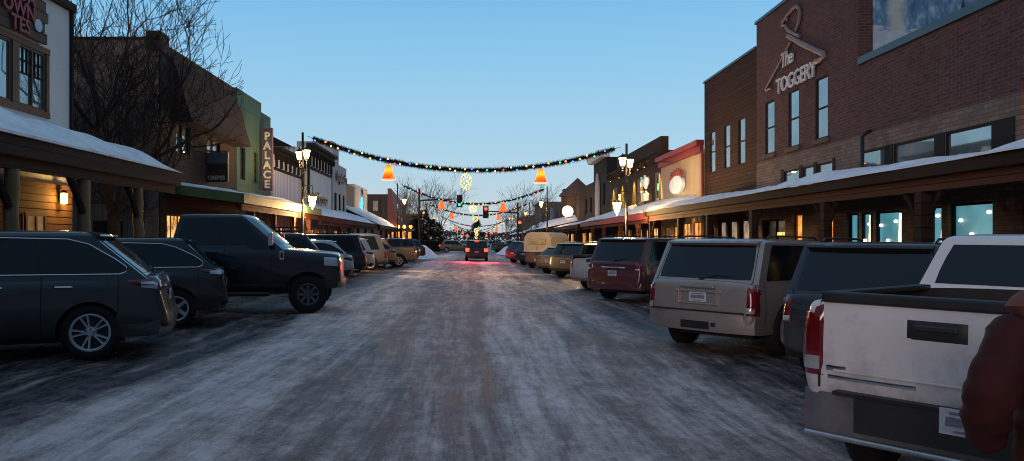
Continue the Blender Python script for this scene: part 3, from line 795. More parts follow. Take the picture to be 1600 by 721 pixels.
# the bird-shaped hanger sign
SG = plain('sign_metal', (0.52, 0.48, 0.47), 0.5, 0.2); SGT = plain('sign_brown', (0.20, 0.155, 0.145), 0.5, 0.1)
root = empty('hanger_sign', (12, 27.0, 7.4)); tag(root, 'raised hanger sign with a bird head hook reading The Toggery on red brick', 'sign')
def sgp(px, py):
    Y = 12 * F / (px - VX); return (-.07, Y - 27.0, wz(py, Y) - 7.4)
def zp(x, y): return sgp(1180 + x * 130 / 625, y * 150 / 721)
mb = MB(); mb.tube([zp(*p) for p in [(280, 318), (240, 395), (180, 510), (92, 672), (95, 680), (130, 668)]], .055, SGT, 6); mb.build('hanger_arm', root, 50)
mb = MB(); mb.tube([zp(*p) for p in [(262, 270), (300, 292), (380, 338), (480, 385), (528, 405), (534, 425), (515, 448), (462, 474)]], .10, SGT, 6); mb.build('hanger_arm', root, 50)
mb = MB(); mb.tube([zp(*p) for p in [(345, 274), (300, 250), (262, 232), (240, 196), (222, 195), (216, 218), (218, 175), (240, 140), (255, 118), (300, 70), (322, 48), (340, 62), (349, 95), (345, 150), (335, 190), (318, 232)]], .065, SGT, 6)
mb.tube([zp(250, 138), zp(252, 158)], .04, SGT, 6); mb.build('bird_head', root, 50)
yT = 12 * F / (1243 - VX)
t = textobj('letters', 'TOGGERY', .80, SG, None, .035, wsign(1, 12, yT - .15, 7.50, .08), .012, .86); t.data.transform(Matrix.Translation((-12, -27.0, -7.4))); t.parent = root
t = textobj('letters', 'The', .78, SG, None, .035, wsign(1, 12, 27.8, 8.42, .08), .010, .8, .1); t.data.transform(Matrix.Translation((-12, -27.0, -7.4))); t.parent = root

b2 = Bld('plank_building', 'dark brown plank sided building with three narrow tall windows beside the brick store', 1, 31.01, 38.0, 9.9, BROWNPL, depth=14,
   holes=[(a - .43, a + .43, 5.15, 7.25, 'sky', 1, 2, DARKFRAME, 'window', None, .06, -.05) for a in (32.7, 34.6, 36.7)] + [(31.7, 33.0, .7, 2.68, 'pale'), (33.3, 34.5, .7, 2.68, 'pale'), (34.8, 35.9, .7, 2.68, 'pale'), (36.4, 37.5, .2, 2.5, 'dark', 1, 1, WOODFRAME, 'door')])
b2.box('roof_cap', 31.05, 38.03, 9.903, 10.0, -.3, .06, CAPM)
awning('covered_walkway', 'long dark timber walkway roof with snow edge along the brick store', 1, -12.0, 38.6, 11.98, 9.0, 3.58, 3.22, DARKWOOD, DARKWOOD, .22, .20, (14.9, 19.0, 23.9, 28.4, 32.4, 37.6), DARKWOOD, 3.0, beamm=REDWOOD)
# small lit shop letters on the glass of the brick store
m = tog.mb()
for k in range(7): m.b2((28.35 + k * .12, 1.95, -.125), (28.43 + k * .12, 2.08, -.12), emis('glass_letters', (1, .75, .15), 1.2))
m.build('lit_letters', tog.root)
# string of red lights under the walkway
root = empty('red_light_string', (9.6, 14.2, 2.9)); tag(root, 'short string of red lights under the dark walkway roof', 'string lights')
m = MB(); m.tube([(0, -1.2, .2), (0, -.4, .05), (0, .5, .18)], .008, BLACK, 4); m.build('wire', root)
for k, (y, z) in enumerate(((-1.1, .16), (-.85, .05), (-.6, .12), (-.35, .0), (-.1, .1), (.25, .12))):
    m = MB(); m.sphere((0, y, z), .035, emis('red_bulb', (1, .04, .02), 6), 6, 4); m.build('bulb', root)

b3 = Bld('cream_shop', 'cream fronted shop with red trim and an arched red lettered sign', 1, 38.01, 46.8, 6.5, CREAM, depth=12,
   holes=[(38.6, 40.2, .5, 2.75, 'amber', 2, 2, plain('red_frame', (.16, .03, .02), .5)), (40.6, 42.2, .5, 2.75, 'warm', 2, 2, plain('red_frame', (.16, .03, .02), .5)), (43.0, 44.2, .2, 2.6, 'amber', 1, 2, WOODFRAME, 'door'), (44.6, 46.2, .5, 2.6, 'dim', 2, 1, WOODFRAME)])
b3.cornice('red_cornice', 38.1, 46.75, 7.0, REDTRIM, .40, .62); b3.box('corner_trim', 38.05, 38.3, 3.2, 6.3, .004, .1, REDTRIM)
awning('porch_roof', 'steep snowy porch roof with red fascia on the cream shop', 1, 38.9, 63.5, 11.98, 9.3, 4.0, 3.25, REDTRIM, DARKWOOD, .35, .22, (42, 47, 53, 58), REDWOOD, 2.95)
root = empty('oval_shop_sign', (11.9, 42.5, 4.98)); tag(root, 'white lit oval sign under arched red letters on the cream front', 'sign')
m = MB(); pts = [(1.35 * math.cos(a * math.pi / 16), .52 * math.sin(a * math.pi / 16)) for a in range(32)]
OV = emis('oval_white', (0.72, 0.85, 0.82), 0.30, (.6, .6, .6), .55, 1.2)
m.prism(pts, lambda a, z: (-.16, a, z), lambda a, z: (.02, a, z), OV); m.build('oval_panel', root)
LR = plain('arch_red', (0.30, 0.05, 0.035), .5)
for k, chh in enumerate('BUFFALO'):
    an = R(148 - k * 19.3); yy = -1.40 * math.cos(an); zz = .58 * math.sin(an) + .02
    t = textobj('letter', chh, .50, LR, None, .035, Matrix.Rotation(R(-90), 4, 'Z') @ Matrix.Translation((-yy * -1 if False else -yy, 0, zz)) @ Matrix.Rotation(R(90), 4, 'X') @ Matrix.Rotation((an - math.pi / 2) * -.0, 4, 'Z'), .01)
    t.parent = root; t.location = (-.12, 0, 0)
root = empty('gooseneck_lamp', (11.95, 43.6, 6.4)); tag(root, 'thin gooseneck lamp arm over the oval shop sign', 'lamp')
m = MB(); m.tube([(0, 0, 0), (-.5, .3, .08), (-1.1, .6, .05)], .03, IRON, 6); m.lathe([(.03, .06), (.1, .02), (.13, -.06)], IRON, (-1.15, .62, .0), 10, cap=False); m.build('arm', root, 50)
lamp('sign_light', (11.1, 42.4, 4.2), 30, (1, .75, .35), .05)

up4 = [(a - .55, a + .55, 4.35, 6.2, 'sky' if a > 50 else 'dark', 1, 2, plain('grey_shutter', (.16, .15, .14), .7), 'window', None, .16, -.1) for a in (47.9, 53.2, 57.4, 61.6)]
b4 = Bld('corniced_building', 'dark brick false front building washed by yellow lamps with white lettering', 1, 46.81, 64.0, 7.55, DKBRICK, depth=12,
   holes=up4 + [(47.6, 49.6, .4, 2.6, 'warm', 2, 1, WOODFRAME), (50.3, 51.3, .2, 2.5, 'amber', 1, 2, WOODFRAME, 'door'), (52.2, 54.6, .4, 2.6, 'warm', 3, 1, WOODFRAME), (55.6, 57.6, .4, 2.6, 'dim', 2, 1, WOODFRAME), (58.6, 61.4, .4, 2.6, 'warm', 3, 1, WOODFRAME)])
b4.cornice('cornice', 46.9, 63.9, 7.5, DKBRICK, .4, .3, 22); b4.wallpart('parapet', 46.85, 58.5, 7.56, 8.45, DKBRICK, depth=.5); b4.wallpart('parapet_step', 58.9, 61.2, 7.56, 8.7, DKBRICK, depth=.6)
m = b4.mb(); m.lathe([(.22, 0), (.22, .02)], emis('neon_green', (.05, 1, .25), 2.2), (0, 0, 0), 4); m = b4.mb(); m.prism([(47.85 + .2 * math.cos(a), 5.25 + .24 * math.sin(a)) for a in [k * .5236 for k in range(12)]], lambda a, z: (a, z, -.06), lambda a, z: (a, z, -.08), emis('neon_green', (.05, 1, .25), 1.6)); m.build('neon_disc', b4.root)
for k, u in enumerate((46.95 + .3, 50.2, 52.2, 54.6, 58.9, 62.6)):
    q = empty('wall_sconce', (12, u, 6.85)); tag(q, 'small metal sconce washing yellow light down the dark brick false front', 'wall lamp', 'sconces on the dark brick false front')
    m = MB(); m.lathe([(.10, .06), (.16, -.06), (.15, -.07), (.04, -.02)], IRON, (-.28, 0, 0), 10); m.tube([(0, 0, .1), (-.28, 0, .08)], .03, IRON, 6); m.build('shade', q, 50)
    m = MB(); m.sphere((-.28, 0, -.03), .05, emis('sconce_bulb', (1, .75, .2), 8), 6, 4); m.build('bulb', q)
    lamp('sconce_light', (11.60, u, 6.70), 3200, (1, .60, .06), .06, spot=52, aim=(11.98, u, 4.6))
WLET = emis('white_letters', (.85, .84, .80), .16, (.8, .8, .8))
root = empty('lettered_sign', (11.9, 50.6, 5)); tag(root, 'two lines of white raised letters on the dark brick front', 'sign')
for txt, z in (('indigo', 5.55), ('Train', 4.5)):
    t = textobj('letters', txt, 1.05, WLET, None, .05, Matrix.Translation((-11.9, -50.6, -5)) @ wsign(1, 12, 50.8, z, .1), .02, .9); t.parent = root
root = empty('round_emblem', (11.9, 57.0 + 2.4, 5.2)); tag(root, 'small white round emblem between the windows of the dark brick front', 'sign')
t = textobj('letter', 'a', 1.3, WLET, None, .05, Matrix.Translation((0, 0, -.3)) @ wsign(1, .05, 0, 0, .1), .02); t.parent = root

b5 = Bld('tall_black_building', 'narrow black building with white sloped cornice and a tall oval panel', 1, 66.0, 73.0, 9.3, BLACKW, depth=8, holes=[(66.7, 67.6, 5, 7, 'sky')])
WHT = plain('white_trim', (.62, .60, .58), .6)
m = b5.mb(); m.loft([[(65.8, 9.3, .55), (65.8, 9.9, .75), (65.8, 10.0, -.2), (65.8, 9.3, -.3)], [(73.2, 9.3, .55), (73.2, 9.9, .75), (73.2, 10.0, -.2), (73.2, 9.3, -.3)]], WHT); m.build('white_cornice', b5.root)
root = empty('oval_panel_sign', (11.9, 70.2, 5.5)); tag(root, 'tall pale oval painted panel on the narrow black building', 'sign')
m = MB(); m.prism([(1.1 * math.cos(a * .2618), 2.7 * math.sin(a * .2618)) for a in range(24)], lambda a, z: (-.08, a, z), lambda a, z: (.05, a, z), plain('panel_pale', (.35, .27, .25), .6, var=.5, vs=1.2)); m.build('panel', root)
Bld('link_block', 'low dark block between the dark brick front and the narrow black building', 1, 64.01, 65.99, 7.2, BLACKW, depth=8)
b6 = Bld('dark_low_building', 'dark flat topped building beyond the narrow black building', 1, 73.01, 83.0, 7.6, DKBRICK, depth=8, holes=[(74, 75.4, 4.6, 6.2, 'sky', 1, 2), (77, 78.4, 4.6, 6.2, 'sky', 1, 2), (74, 77, .4, 2.6, 'warm', 3, 1), (78, 81.5, .4, 2.6, 'amber', 3, 1)])
awning('shop_canopy', 'dark shop canopy with thin snow under the flat topped building', 1, 64.2, 83.5, 11.98, 9.2, 3.7, 3.15, DARKWOOD, DARKWOOD, .3, .12, (66, 71, 76, 81), DARKWOOD, 2.9)
TURB = bricks('turret_brick', (0.11, 0.060, 0.045), (0.15, 0.085, 0.06), (0.07, 0.055, 0.045))
b7 = Bld('turret_building', 'brown brick corner building with pointed turret and round lit sign', 1, 83.01, 112, 6.9, TURB, depth=9, holes=[(86, 87.2, 3.8, 5.6, 'sky'), (96, 97.5, 3.6, 5.8, 'warm'), (100, 101.5, 3.6, 5.8, 'warm'), (104, 105.5, 3.6, 5.8, 'dim'), (88, 94, .4, 2.6, 'warm', 4, 1), (97, 104, .4, 2.6, 'amber', 4, 1)])
m = b7.mb(); m.lathe([(2.1, 0), (2.1, 1), (2.3, 1.1), (.05, 3.6)], BLACKW, (0, 0, 0), 8); m = MB(); m.lathe([(2.0, 3), (2.0, 7.0), (2.3, 7.05), (2.2, 7.3), (.05, 9.3)], TURB, (.6, 88.5 - b7.yc, 0), 8); m.build('turret', b7.root)
b7.box('chimney', 101, 103, 6.9, 8.9, -1.6, -.5, DKBRICK)
b7.box('blue_banner', 108, 110, 4.0, 6.6, .05, .5, plain('blue_cloth', (.12, .2, .3), .7))
root = empty('round_lit_sign', (11.0, 85.6, 5.15)); tag(root, 'glowing white round sign on the turret building', 'sign')
m = MB(); m.lathe([(.05, -.12), (.66, -.12), (.66, .12), (.05, .12)], emis('clock_white', (1, .86, .52), 3.2), (0, 0, 0), 28, 'y'); m.build('lit_face', root, 40)
m = MB(); m.lathe([(.66, -.13), (.72, -.13), (.72, .13), (.66, .13), (.66, -.13)], IRON, (0, 0, 0), 28, 'y', cap=False); m.tube([(.5, 0, .5), (1.1, 0, .5)], .04, IRON, 6); m.build('rim', root, 40)
awning('snowy_canopy', 'broad rounded canopy heaped with snow before the turret building', 1, 84, 110, 11.98, 7.9, 4.0, 3.1, DARKWOOD, DARKWOOD, .3, .5, (86, 92, 98, 104), DARKWOOD, 2.8)

# ---- left side
STUCCO = plain('white_stucco', (0.64, 0.66, 0.67), 0.9, var=.08, vs=14)
LOGWD = planks('log_siding', (0.14, 0.07, 0.03), (0.21, 0.11, 0.05), 0.2, gap=.14, bstr=1.0)
LOGP = planks('peeled_log', (0.22, 0.125, 0.062), (0.33, 0.20, 0.11), 0.13, True, .03)
FASC = planks('rough_fascia', (0.022, 0.018, 0.016), (0.044, 0.036, 0.031), 0.2)
c1 = Bld('stucco_building', 'white stucco building with dark wood framed upper windows at left edge', -1, -12.0, 21.7, 8.55, STUCCO, depth=11,
   holes=[(19.25, 20.45, 5.35, 6.95, 'sky', 2, 1, WOODFRAME, 'window', None, .06, -.03), (16.6, 18.95, 5.35, 6.95, 'sky', 1, 1, WOODFRAME, 'window', None, .06, -.03), (13.6, 16.3, 5.35, 6.95, 'sky', 2, 1, WOODFRAME)])
c1.box('roof_edge', -12, 21.85, 8.553, 8.78, -.4, .14, FASC); c1.box('corner_trim', 21.702, 21.84, 3.3, 8.54, -.2, .06, DARKFRAME)
m = c1.mb()
for z0, z1 in ((6.96, 7.12), (5.17, 5.34)): m.b2((13.4, z0, .003), (20.62, z1, .06), WOODFRAME)
for u0, u1 in ((20.46, 20.60), (18.96, 19.24)): m.b2((u0, 5.345, .003), (u1, 6.955, .05), WOODFRAME)
for k in range(1, 6):
    if k != 3: u = lerp(19.32, 20.38, k / 6); m.b2((u - .014, 6.2, -.038), (u + .014, 6.9, -.012), DARKFRAME)
m.b2((19.32, 6.20, -.0385), (20.38, 6.24, -.0125), DARKFRAME); m.b2((19.32, 6.54, -.0385), (20.38, 6.58, -.0125), DARKFRAME)
m.build('window_surround', c1.root)
m = c1.mb(); m.b2((-12.0, 0.0, .004), (16.5, 3.35, .10), LOGWD); m.b2((17.8, 0, .004), (19.3, 3.35, .10), LOGWD); m.b2((20.25, 0.0, .004), (21.68, 3.35, .10), LOGWD); m.b2((16.5, 2.5, .004), (20.25, 3.352, .098), LOGWD); m.build('log_cladding', c1.root)
for a, b_, p, nm in ((16.5, 17.8, 'dim', 'window'), (19.3, 20.25, 'dim', 'door'), (13.5, 15.8, 'dim', 'window')):
    c1.window(a, b_, .3 if nm == 'door' else 1.0, 2.5, p, 2, 2, WOODFRAME, nm, None, .09, .14)
awning('log_porch', 'snow covered porch roof on peeled log posts at left', -1, -12.0, 22.2, 12.1, 8.95, 4.5, 3.77, FASC, FASC, .38, .46, (9.0, 11.75, 14.4, 17.1, 19.85), LOGP, 3.42, log=True, uneven=.35, beamm=FASC)
root = empty('wood_plank_sign', (-11.9, 18.3, 7.7)); tag(root, 'weathered wood plank sign with red TOWN letters on the white stucco', 'sign')
m = MB(); SGW = planks('sign_boards', (0.085, 0.062, 0.048), (0.15, 0.115, 0.09), .3)
for k in range(4):
    e = (.0, .18, -.05, .12)[k]; m.b2((-.02, -3.2, -.52 + k * .29), (.06 + .005 * k, 2.0 - e * .7, -.52 + k * .29 + .28), SGW)
m.build('sign_board', root)
RL = plain('red_letters', (.24, .03, .03), .5)
for txt, z, yend in (('TES', -.50, 19.40), ('TOWN', -.09, 19.62), ('DA', .31, 19.60)):
    t = textobj('letters', txt, .52, RL, None, .045, Matrix.Translation((11.9, -18.3, -7.7)) @ wsign(-1, 12, yend, 7.7 + z, .21), .014, 1.0, align='RIGHT'); t.parent = root
m = MB(); m.lathe([(.01, 0), (.17, 0), (.17, .03), (.01, .03)], plain('pale_disc', (.4, .46, .55), .4, .3), (.08, 19.82 - 18.3, -.12), 24, 'x'); m.build('round_badge', root, 40)
root = empty('wall_lantern', (-11.88, 20.95, 2.95)); tag(root, 'glowing wall lantern on log siding under the porch', 'wall lamp')
m = MB(); m.lathe([(.02, -.16), (.085, -.15), (.095, .0), (.085, .15), (.02, .16)], emis('lantern_warm', (1, .62, .12), 9), (.14, 0, 0), 12); m.build('lantern_glass', root, 50)
m = MB(); m.lathe([(.1, .16), (.06, .22), (.01, .24)], IRON, (.14, 0, 0), 12); m.b2((0, -.05, -.1), (.05, .05, .2), IRON); m.build('bracket', root)
lamp('lantern_light', (-11.62, 20.95, 2.95), 110, (1, .58, .16), .1)

DKWALL = planks('dark_side_wall', (0.15, 0.125, 0.108), (0.19, 0.16, 0.138), 0.32, True, .05)
SHING = bricks('shingles', (0.032, 0.025, 0.022), (0.052, 0.040, 0.033), (0.016, 0.012, 0.010))
TANPL = planks('tan_brown_boards', (0.027, 0.023, 0.021), (0.042, 0.035, 0.031), 0.2)
GREENS = planks('green_siding', (0.055, 0.105, 0.088), (0.075, 0.135, 0.112), 0.28, True, .06)
TEAL = planks('teal_siding', (0.045, 0.11, 0.105), (0.06, 0.135, 0.128), 0.28, True, .06)
GREENF = plain('green_fascia', (0.075, 0.15, 0.065), .6)
c2 = Bld('mansard_building', 'dark brown building with shingled mansard roof behind the bare tree', -1, 28.0, 36.9, 9.4, TANPL, depth=16, roofm=None,
   holes=[(29.5, 30.9, 5.3, 6.55, 'sky', 2, 2, DARKFRAME, 'window', None, .07, -.1), (32.9, 34.6, 5.3, 6.4, 'sky', 2, 2, DARKFRAME, 'window', None, .07, -.1), (28.6, 30.6, .3, 2.8, 'warm', 3, 1, WOODFRAME), (31.5, 32.6, .2, 2.6, 'warm', 1, 2, WOODFRAME, 'door'), (33.5, 36.2, .6, 2.6, 'dim', 3, 1, WOODFRAME)])
m = c2.mb(); m.b2((27.9, 0, -.05), (27.99, 9.42, -15.9), DKWALL); m.b2((27.85, 9.42, -.02), (28.3, 9.52, -15.9), plain('roof_tar', (.03, .03, .032), .9)); m.build('side_wall', c2.root)
m = c2.mb(); prof = [(9.75, -.9), (9.55, -.35), (9.0, .05), (8.2, .35), (7.2, .6), (6.45, .85), (6.45, .004)]
m.loft([[(u, z, o) for z, o in prof] for u in (29.0, 36.7)], SHING); m.build('mansard_roof', c2.root, 40)
m = c2.mb(); m.b2((27.85, 9.0, -.5), (28.7, 9.75, .05), TANPL); m.build('corner_chimney', c2.root)
m = MB(); 
q = c2.box('notice_door', 27.86, 27.895, .2, 2.5, -1.4, -.3 - 2.2, DARKFRAME)
m = c2.mb()
for o in (-1.7, -2.2): m.b2((27.84, 1.4, o), (27.858, 1.95, o - .32), plain('paper', (.55, .5, .4), .8))
m.build('paper_notice', q)
awning('green_awning', 'green fascia awning with patchy snow at the corner below the mansard', -1, 28.5, 43.0, 12, 9.0, 3.95, 3.55, GREENF, DARKWOOD, .34, .13, (30.2, 33.5, 37, 40.5), REDWOOD, 3.2, uneven=.9, beamm=REDWOOD)
root = empty('hanging_board_sign', (-11.6, 33.0, 5.0)); tag(root, 'dark maroon hanging board sign reading crepes on the mansard building', 'sign')
m = MB(); m.b2((-.5, -.05, -.62), (.52, .05, .22), plain('maroon_board', (.035, .016, .016), .5)); m.b2((-.5, -.05, .225), (.52, .05, .72), plain('grey_board', (.10, .12, .14), .5)); m.tube([(-.5, 0, .78), (.55, 0, .78)], .03, IRON, 6); m.build('board', root)
t = textobj('letters', 'CREPES', .24, plain('cream_letters', (.5, .46, .38), .6), root, .006, FACEUS(.0, -.06, -.50), .006, 1.0)
c3 = Bld('green_building', 'green sided building with stepped top beside the mansard roof', -1, 37.0, 43.2, 8.6, GREENS, depth=12, holes=[(37.6, 38.4, 4.9, 6.6, 'sky', 1, 2), (39.9, 40.7, 4.9, 6.6, 'sky', 1, 2), (41.6, 42.3, 4.9, 6.6, 'dark', 1, 2), (37.7, 40, .5, 2.6, 'dim', 2, 1, WOODFRAME), (40.8, 42.6, .4, 2.6, 'warm', 2, 1, WOODFRAME)])
c3.wallpart('false_front', 37.0, 41.3, 8.61, 9.5, TEAL, depth=8); c3.wallpart('false_front', 41.31, 43.2, 8.61, 9.0, TEAL, depth=8)
root = empty('vertical_theater_sign', (-11.55, 41.0, 6.25)); tag(root, 'tall vertical projecting sign spelling PALACE in white letters', 'sign')
m = MB(); m.b2((-.25, -.12, -1.72), (.25, .12, 1.72), plain('sign_purple', (.07, .085, .13), .5)); m.build('sign_cabinet', root, bevel=.02)
m = MB()
for s_ in (-1, 1): m.b2((s_ * .265 - .014, -.14, -1.75), (s_ * .265 + .014, .14, 1.75), plain('sign_red_edge', (.16, .09, .085), .5))
m.b2((-.28, -.14, 1.752), (.28, .14, 1.80), plain('sign_red_edge', (.16, .09, .085), .5)); m.build('edge_trim', root)
PL = emis('palace_letters', (.9, .75, .68), .10, (.5, .46, .45))  # letters carry no lamp; a faint glow is put into their colour
for k, chh in enumerate('PALACE'):
    t = textobj('letter', chh, .60, PL, root, .03, FACEUS(0, -.15, 1.14 - k * .54), .015)
BATTEN = planks('white_batten', (0.66, 0.67, 0.68), (0.74, 0.75, 0.76), 0.36, True, .2, bstr=1.0)
BATTENW = planks('white_batten_wide', (0.44, 0.44, 0.44), (0.50, 0.50, 0.50), 1.0, True, .1)
c4 = Bld('batten_building', 'white board and batten front with dark bracketed eaves', -1, 43.8, 51.2, 7.2, BATTEN, depth=10, holes=[(44.5, 46.5, .5, 2.6, 'warm', 3, 1, WOODFRAME), (47.5, 48.6, .2, 2.5, 'amber', 1, 2, WOODFRAME, 'door'), (49.2, 50.8, .5, 2.6, 'dim', 2, 1, WOODFRAME)])
c4.cornice('dark_eave', 43.8, 51.1, 7.35, BLACKW, .55, .4, 7, BLACKW); c4.box('frieze', 43.85, 51.1, 6.162, 6.9, .004, .03, plain('frieze_white', (.7, .7, .71), .7))
c4.box('dark_rail', 43.85, 51.1, 6.0, 6.16, .004, .08, BLACKW); c4.box('corner_board', 50.95, 51.2, 3.5, 6.9, .082, .14, BLACKW)
c4b = Bld('batten_building', 'taller white board and batten front with script lettering and dark bracketed eaves', -1, 51.7, 60.6, 8.4, BATTEN, X=11.8, depth=10, holes=[(52.5, 54.5, .5, 2.6, 'warm', 3, 1, WOODFRAME), (55.5, 56.6, .2, 2.5, 'amber', 1, 2, WOODFRAME, 'door'), (57.6, 59.8, .5, 2.6, 'dim', 2, 1, WOODFRAME)])
c4b.cornice('dark_eave', 51.6, 60.5, 8.65, BLACKW, .6, .45, 8, BLACKW); c4b.box('frieze', 52.12, 60.5, 7.102, 8.15, .004, .03, plain('frieze_white', (.7, .7, .71), .7))
for k in range(8): c4b.box('frieze_bracket', 52.3 + k * 1.1, 52.42 + k * 1.1, 7.11, 8.18, .032, .18, BLACKW)
for k in range(7): c4.box('frieze_bracket', 44.1 + k * 1.1, 44.21 + k * 1.1, 6.17, 6.88, .032, .18, BLACKW)
c4b.box('dark_rail', 51.75, 60.5, 6.9, 7.1, .004, .08, BLACKW); c4b.box('corner_board', 51.7, 52.1, 3.5, 8.0, .082, .14, BLACKW)
m = c4b.mb(); m.loft([[(51.0, 8.4, -1.0), (51.0, 9.4, -3.0), (51.0, 8.4, -8)], [(60.4, 8.4, -1.0), (60.4, 9.4, -3.0), (60.4, 8.4, -8)]], BLACKW); m.build('roof', c4b.root)
root = empty('script_sign', (-11.7, 56, 5)); tag(root, 'dark thin script lettering on the taller white batten front', 'sign')
t = textobj('letters', 'Montana', 1.25, plain('dark_letters', (.05, .03, .03), .5), None, .03, Matrix.Translation((11.7, -56, -5)) @ wsign(-1, 11.8, 56.3, 4.5, .12), 0, .95, .3); t.parent = root
c5 = Bld('grey_sign_building', 'grey fronted shop with dark script name on its false front', -1, 60.7, 67.2, 8.3, planks('grey_boards', (.36, .37, .38), (.42, .43, .44), .7, True, .03), X=11.7, depth=10, holes=[(61.4, 62.6, 3.9, 5.8, 'sky', 2, 2), (63.4, 64.6, 3.9, 5.8, 'sky', 2, 2), (65.3, 66.5, 3.9, 5.8, 'sky', 2, 2), (61.4, 63.4, .5, 2.6, 'amber', 2, 1, WOODFRAME), (64.4, 66.6, .5, 2.6, 'dim', 2, 1, WOODFRAME)])
c5.wallpart('tower_front', 60.75, 63.4, 8.31, 10.0, planks('grey_boards', (.36, .37, .38), (.42, .43, .44), .7, True, .03), depth=3)
root = empty('script_name_sign', (-11.6, 64, 7)); tag(root, 'dark script shop name across the grey false front', 'sign')
t = textobj('letters', 'Imagination', 1.15, plain('dark_letters', (.05, .03, .03), .5), None, .04, Matrix.Translation((11.6, -64, -7)) @ wsign(-1, 11.7, 64.2, 6.85, .12), .015, .95, .3); t.parent = root
awning('brown_awning', 'long brown rafter awning with smooth snow below the white batten fronts', -1, 43.3, 67.5, 11.75, 9.0, 4.05, 3.2, DARKWOOD, REDWOOD, .3, .2, (46, 50, 54, 58, 62, 66), DARKWOOD, 2.95, beamm=TANPL)
c6 = Bld('weathered_wood_building', 'weathered grey brown plank front between two pale fronts', -1, 67.3, 73.6, 7.1, GREYPL, depth=9, holes=[(68, 70.2, .5, 2.6, 'amber', 2, 1), (71, 73, .5, 2.6, 'dim', 2, 1)])
c7 = Bld('pale_shop', 'pale plastered shop with a small blue neon sign', -1, 73.7, 82.5, 7.45, plain('pale_plaster', (.60, .57, .52), .85, var=.1), depth=9, holes=[(74.5, 77, .5, 2.6, 'amber', 2, 1), (78, 81.5, .5, 2.6, 'amber', 3, 1)])
root = empty('blue_neon_sign', (-11.85, 77.6, 5.4)); tag(root, 'small bright blue neon sign on the pale plastered shop', 'sign')
m = MB(); BN = emis('neon_blue', (.03, .32, 1.0), 3.0)
m.tube([(0, -.6, -.8), (0, .2, .9), (0, .25, -.9)], .09, BN, 6); m.tube([(0, -.9, .1), (0, .8, .35)], .09, BN, 6); m.tube([(.0, .1, 1.1), (0, -.3, 1.7), (0, .5, 1.75), (0, .1, 1.1)], .05, plain('dark_letters', (.05, .03, .03), .5), 6); m.build('neon_tube', root, 50)
awning('snow_roof_awning', 'steep snow laden awning roof by the pale shop and its neon sign', -1, 67.7, 83.0, 11.98, 8.7, 4.75, 3.15, DARKWOOD, REDWOOD, .25, .3, (70, 74, 78, 82), DARKWOOD, 2.95, uneven=.3)
c8 = Bld('red_front_building', 'brown walled building with tall tapered red front at the corner', -1, 102, 116, 8.2, plain('brown_stucco', (.085, .066, .056), .9, var=.1), depth=5, holes=[(103, 106, .5, 2.7, 'warm', 3, 1), (108, 112, .5, 2.7, 'warm', 3, 1)])
m = c8.mb(); m.loft([[(101.9, 3.5, .004), (101.9, 3.5, 1.4), (101.9, 9.0, .5), (101.9, 9.0, .004)], [(116.1, 3.5, .004), (116.1, 3.5, .9), (116.1, 8.2, .4), (116.1, 8.2, .004)]], plain('brick_red_metal', (.24, .06, .055), .6)); m.build('red_front', c8.root)
root = empty('bulb_marquee', (-10.6, 101.5, 3.6)); tag(root, 'row of four round orange lights at the corner marquee on the red front', 'lights')
m = MB(); m.b2((-1.1, -.1, -.35), (2.3, .3, -.12), IRON); m.build('marquee_bar', root)
for k in range(4):
    m = MB(); m.sphere((-.7 + k * .85, -.1, .05), .24, emis('marquee_bulb', (1, .38, .06), 7), 10, 6); m.build('bulb', root)
m = MB()
for k in range(4): m.b2((-.9 + k * .8, -.05, -1.7), (-.45 + k * .8, .05, -.5 - .15 * (k % 2)), WARM2)
m.build('lit_panel', root)
# ---- farther blocks on both sides
FARW = [plain('far_brown', (.07, .055, .048), .9), plain('far_tan', (.20, .17, .13), .9), plain('far_grey', (.12, .12, .125), .9), plain('far_red', (.14, .06, .05), .9)]
far = [(-1, 118, 130, 8.3, 1, 'tan square topped block just beyond the red tapered front'), (-1, 131, 146, 6.2, 0, 'brown low block with lit windows, left beyond the tan block'), (-1, 148, 166, 7.2, 2, 'grey mid height block far down the left side'), (-1, 168, 190, 5.8, 3, 'reddish low block farthest down the left side'),
       (1, 118, 128, 7.0, 0, 'brown block with lit upper window beyond the turret building'), (1, 129, 143, 8.6, 1, 'tall tan block third beyond the turret building'), (1, 145, 162, 6.4, 2, 'grey low block far down the right side'), (1, 164, 190, 7.4, 3, 'reddish block farthest down the right side')]
for sd, y0, y1, h, k, lab in far:
    hs = []
    y = y0 + 1.2
    while y < y1 - 2:
        hs.append((y, y + 1.8, .5, 2.6, ('warm', 'amber', 'dim')[int(y) % 3], 2, 1)); hs.append((y + .3, y + 1.3, 3.9, 5.4, ('sky', 'dim', 'warm')[int(y * 1.7) % 3], 1, 2)); y += 3.1
    q = Bld('distant_shop_block', lab, sd, y0, y1, h, FARW[k], depth=8, holes=hs)
    q.cornice('cornice', y0, y1, h, FARW[(k + 1) % 4], .3, .4)
    awning('distant_awning', 'snowy shop awning along the ' + lab, sd, y0 + .5, y1 - .5, 11.98, 9.2, 3.7, 3.1, DARKWOOD, DARKWOOD, .3, .25, (), DARKWOOD)
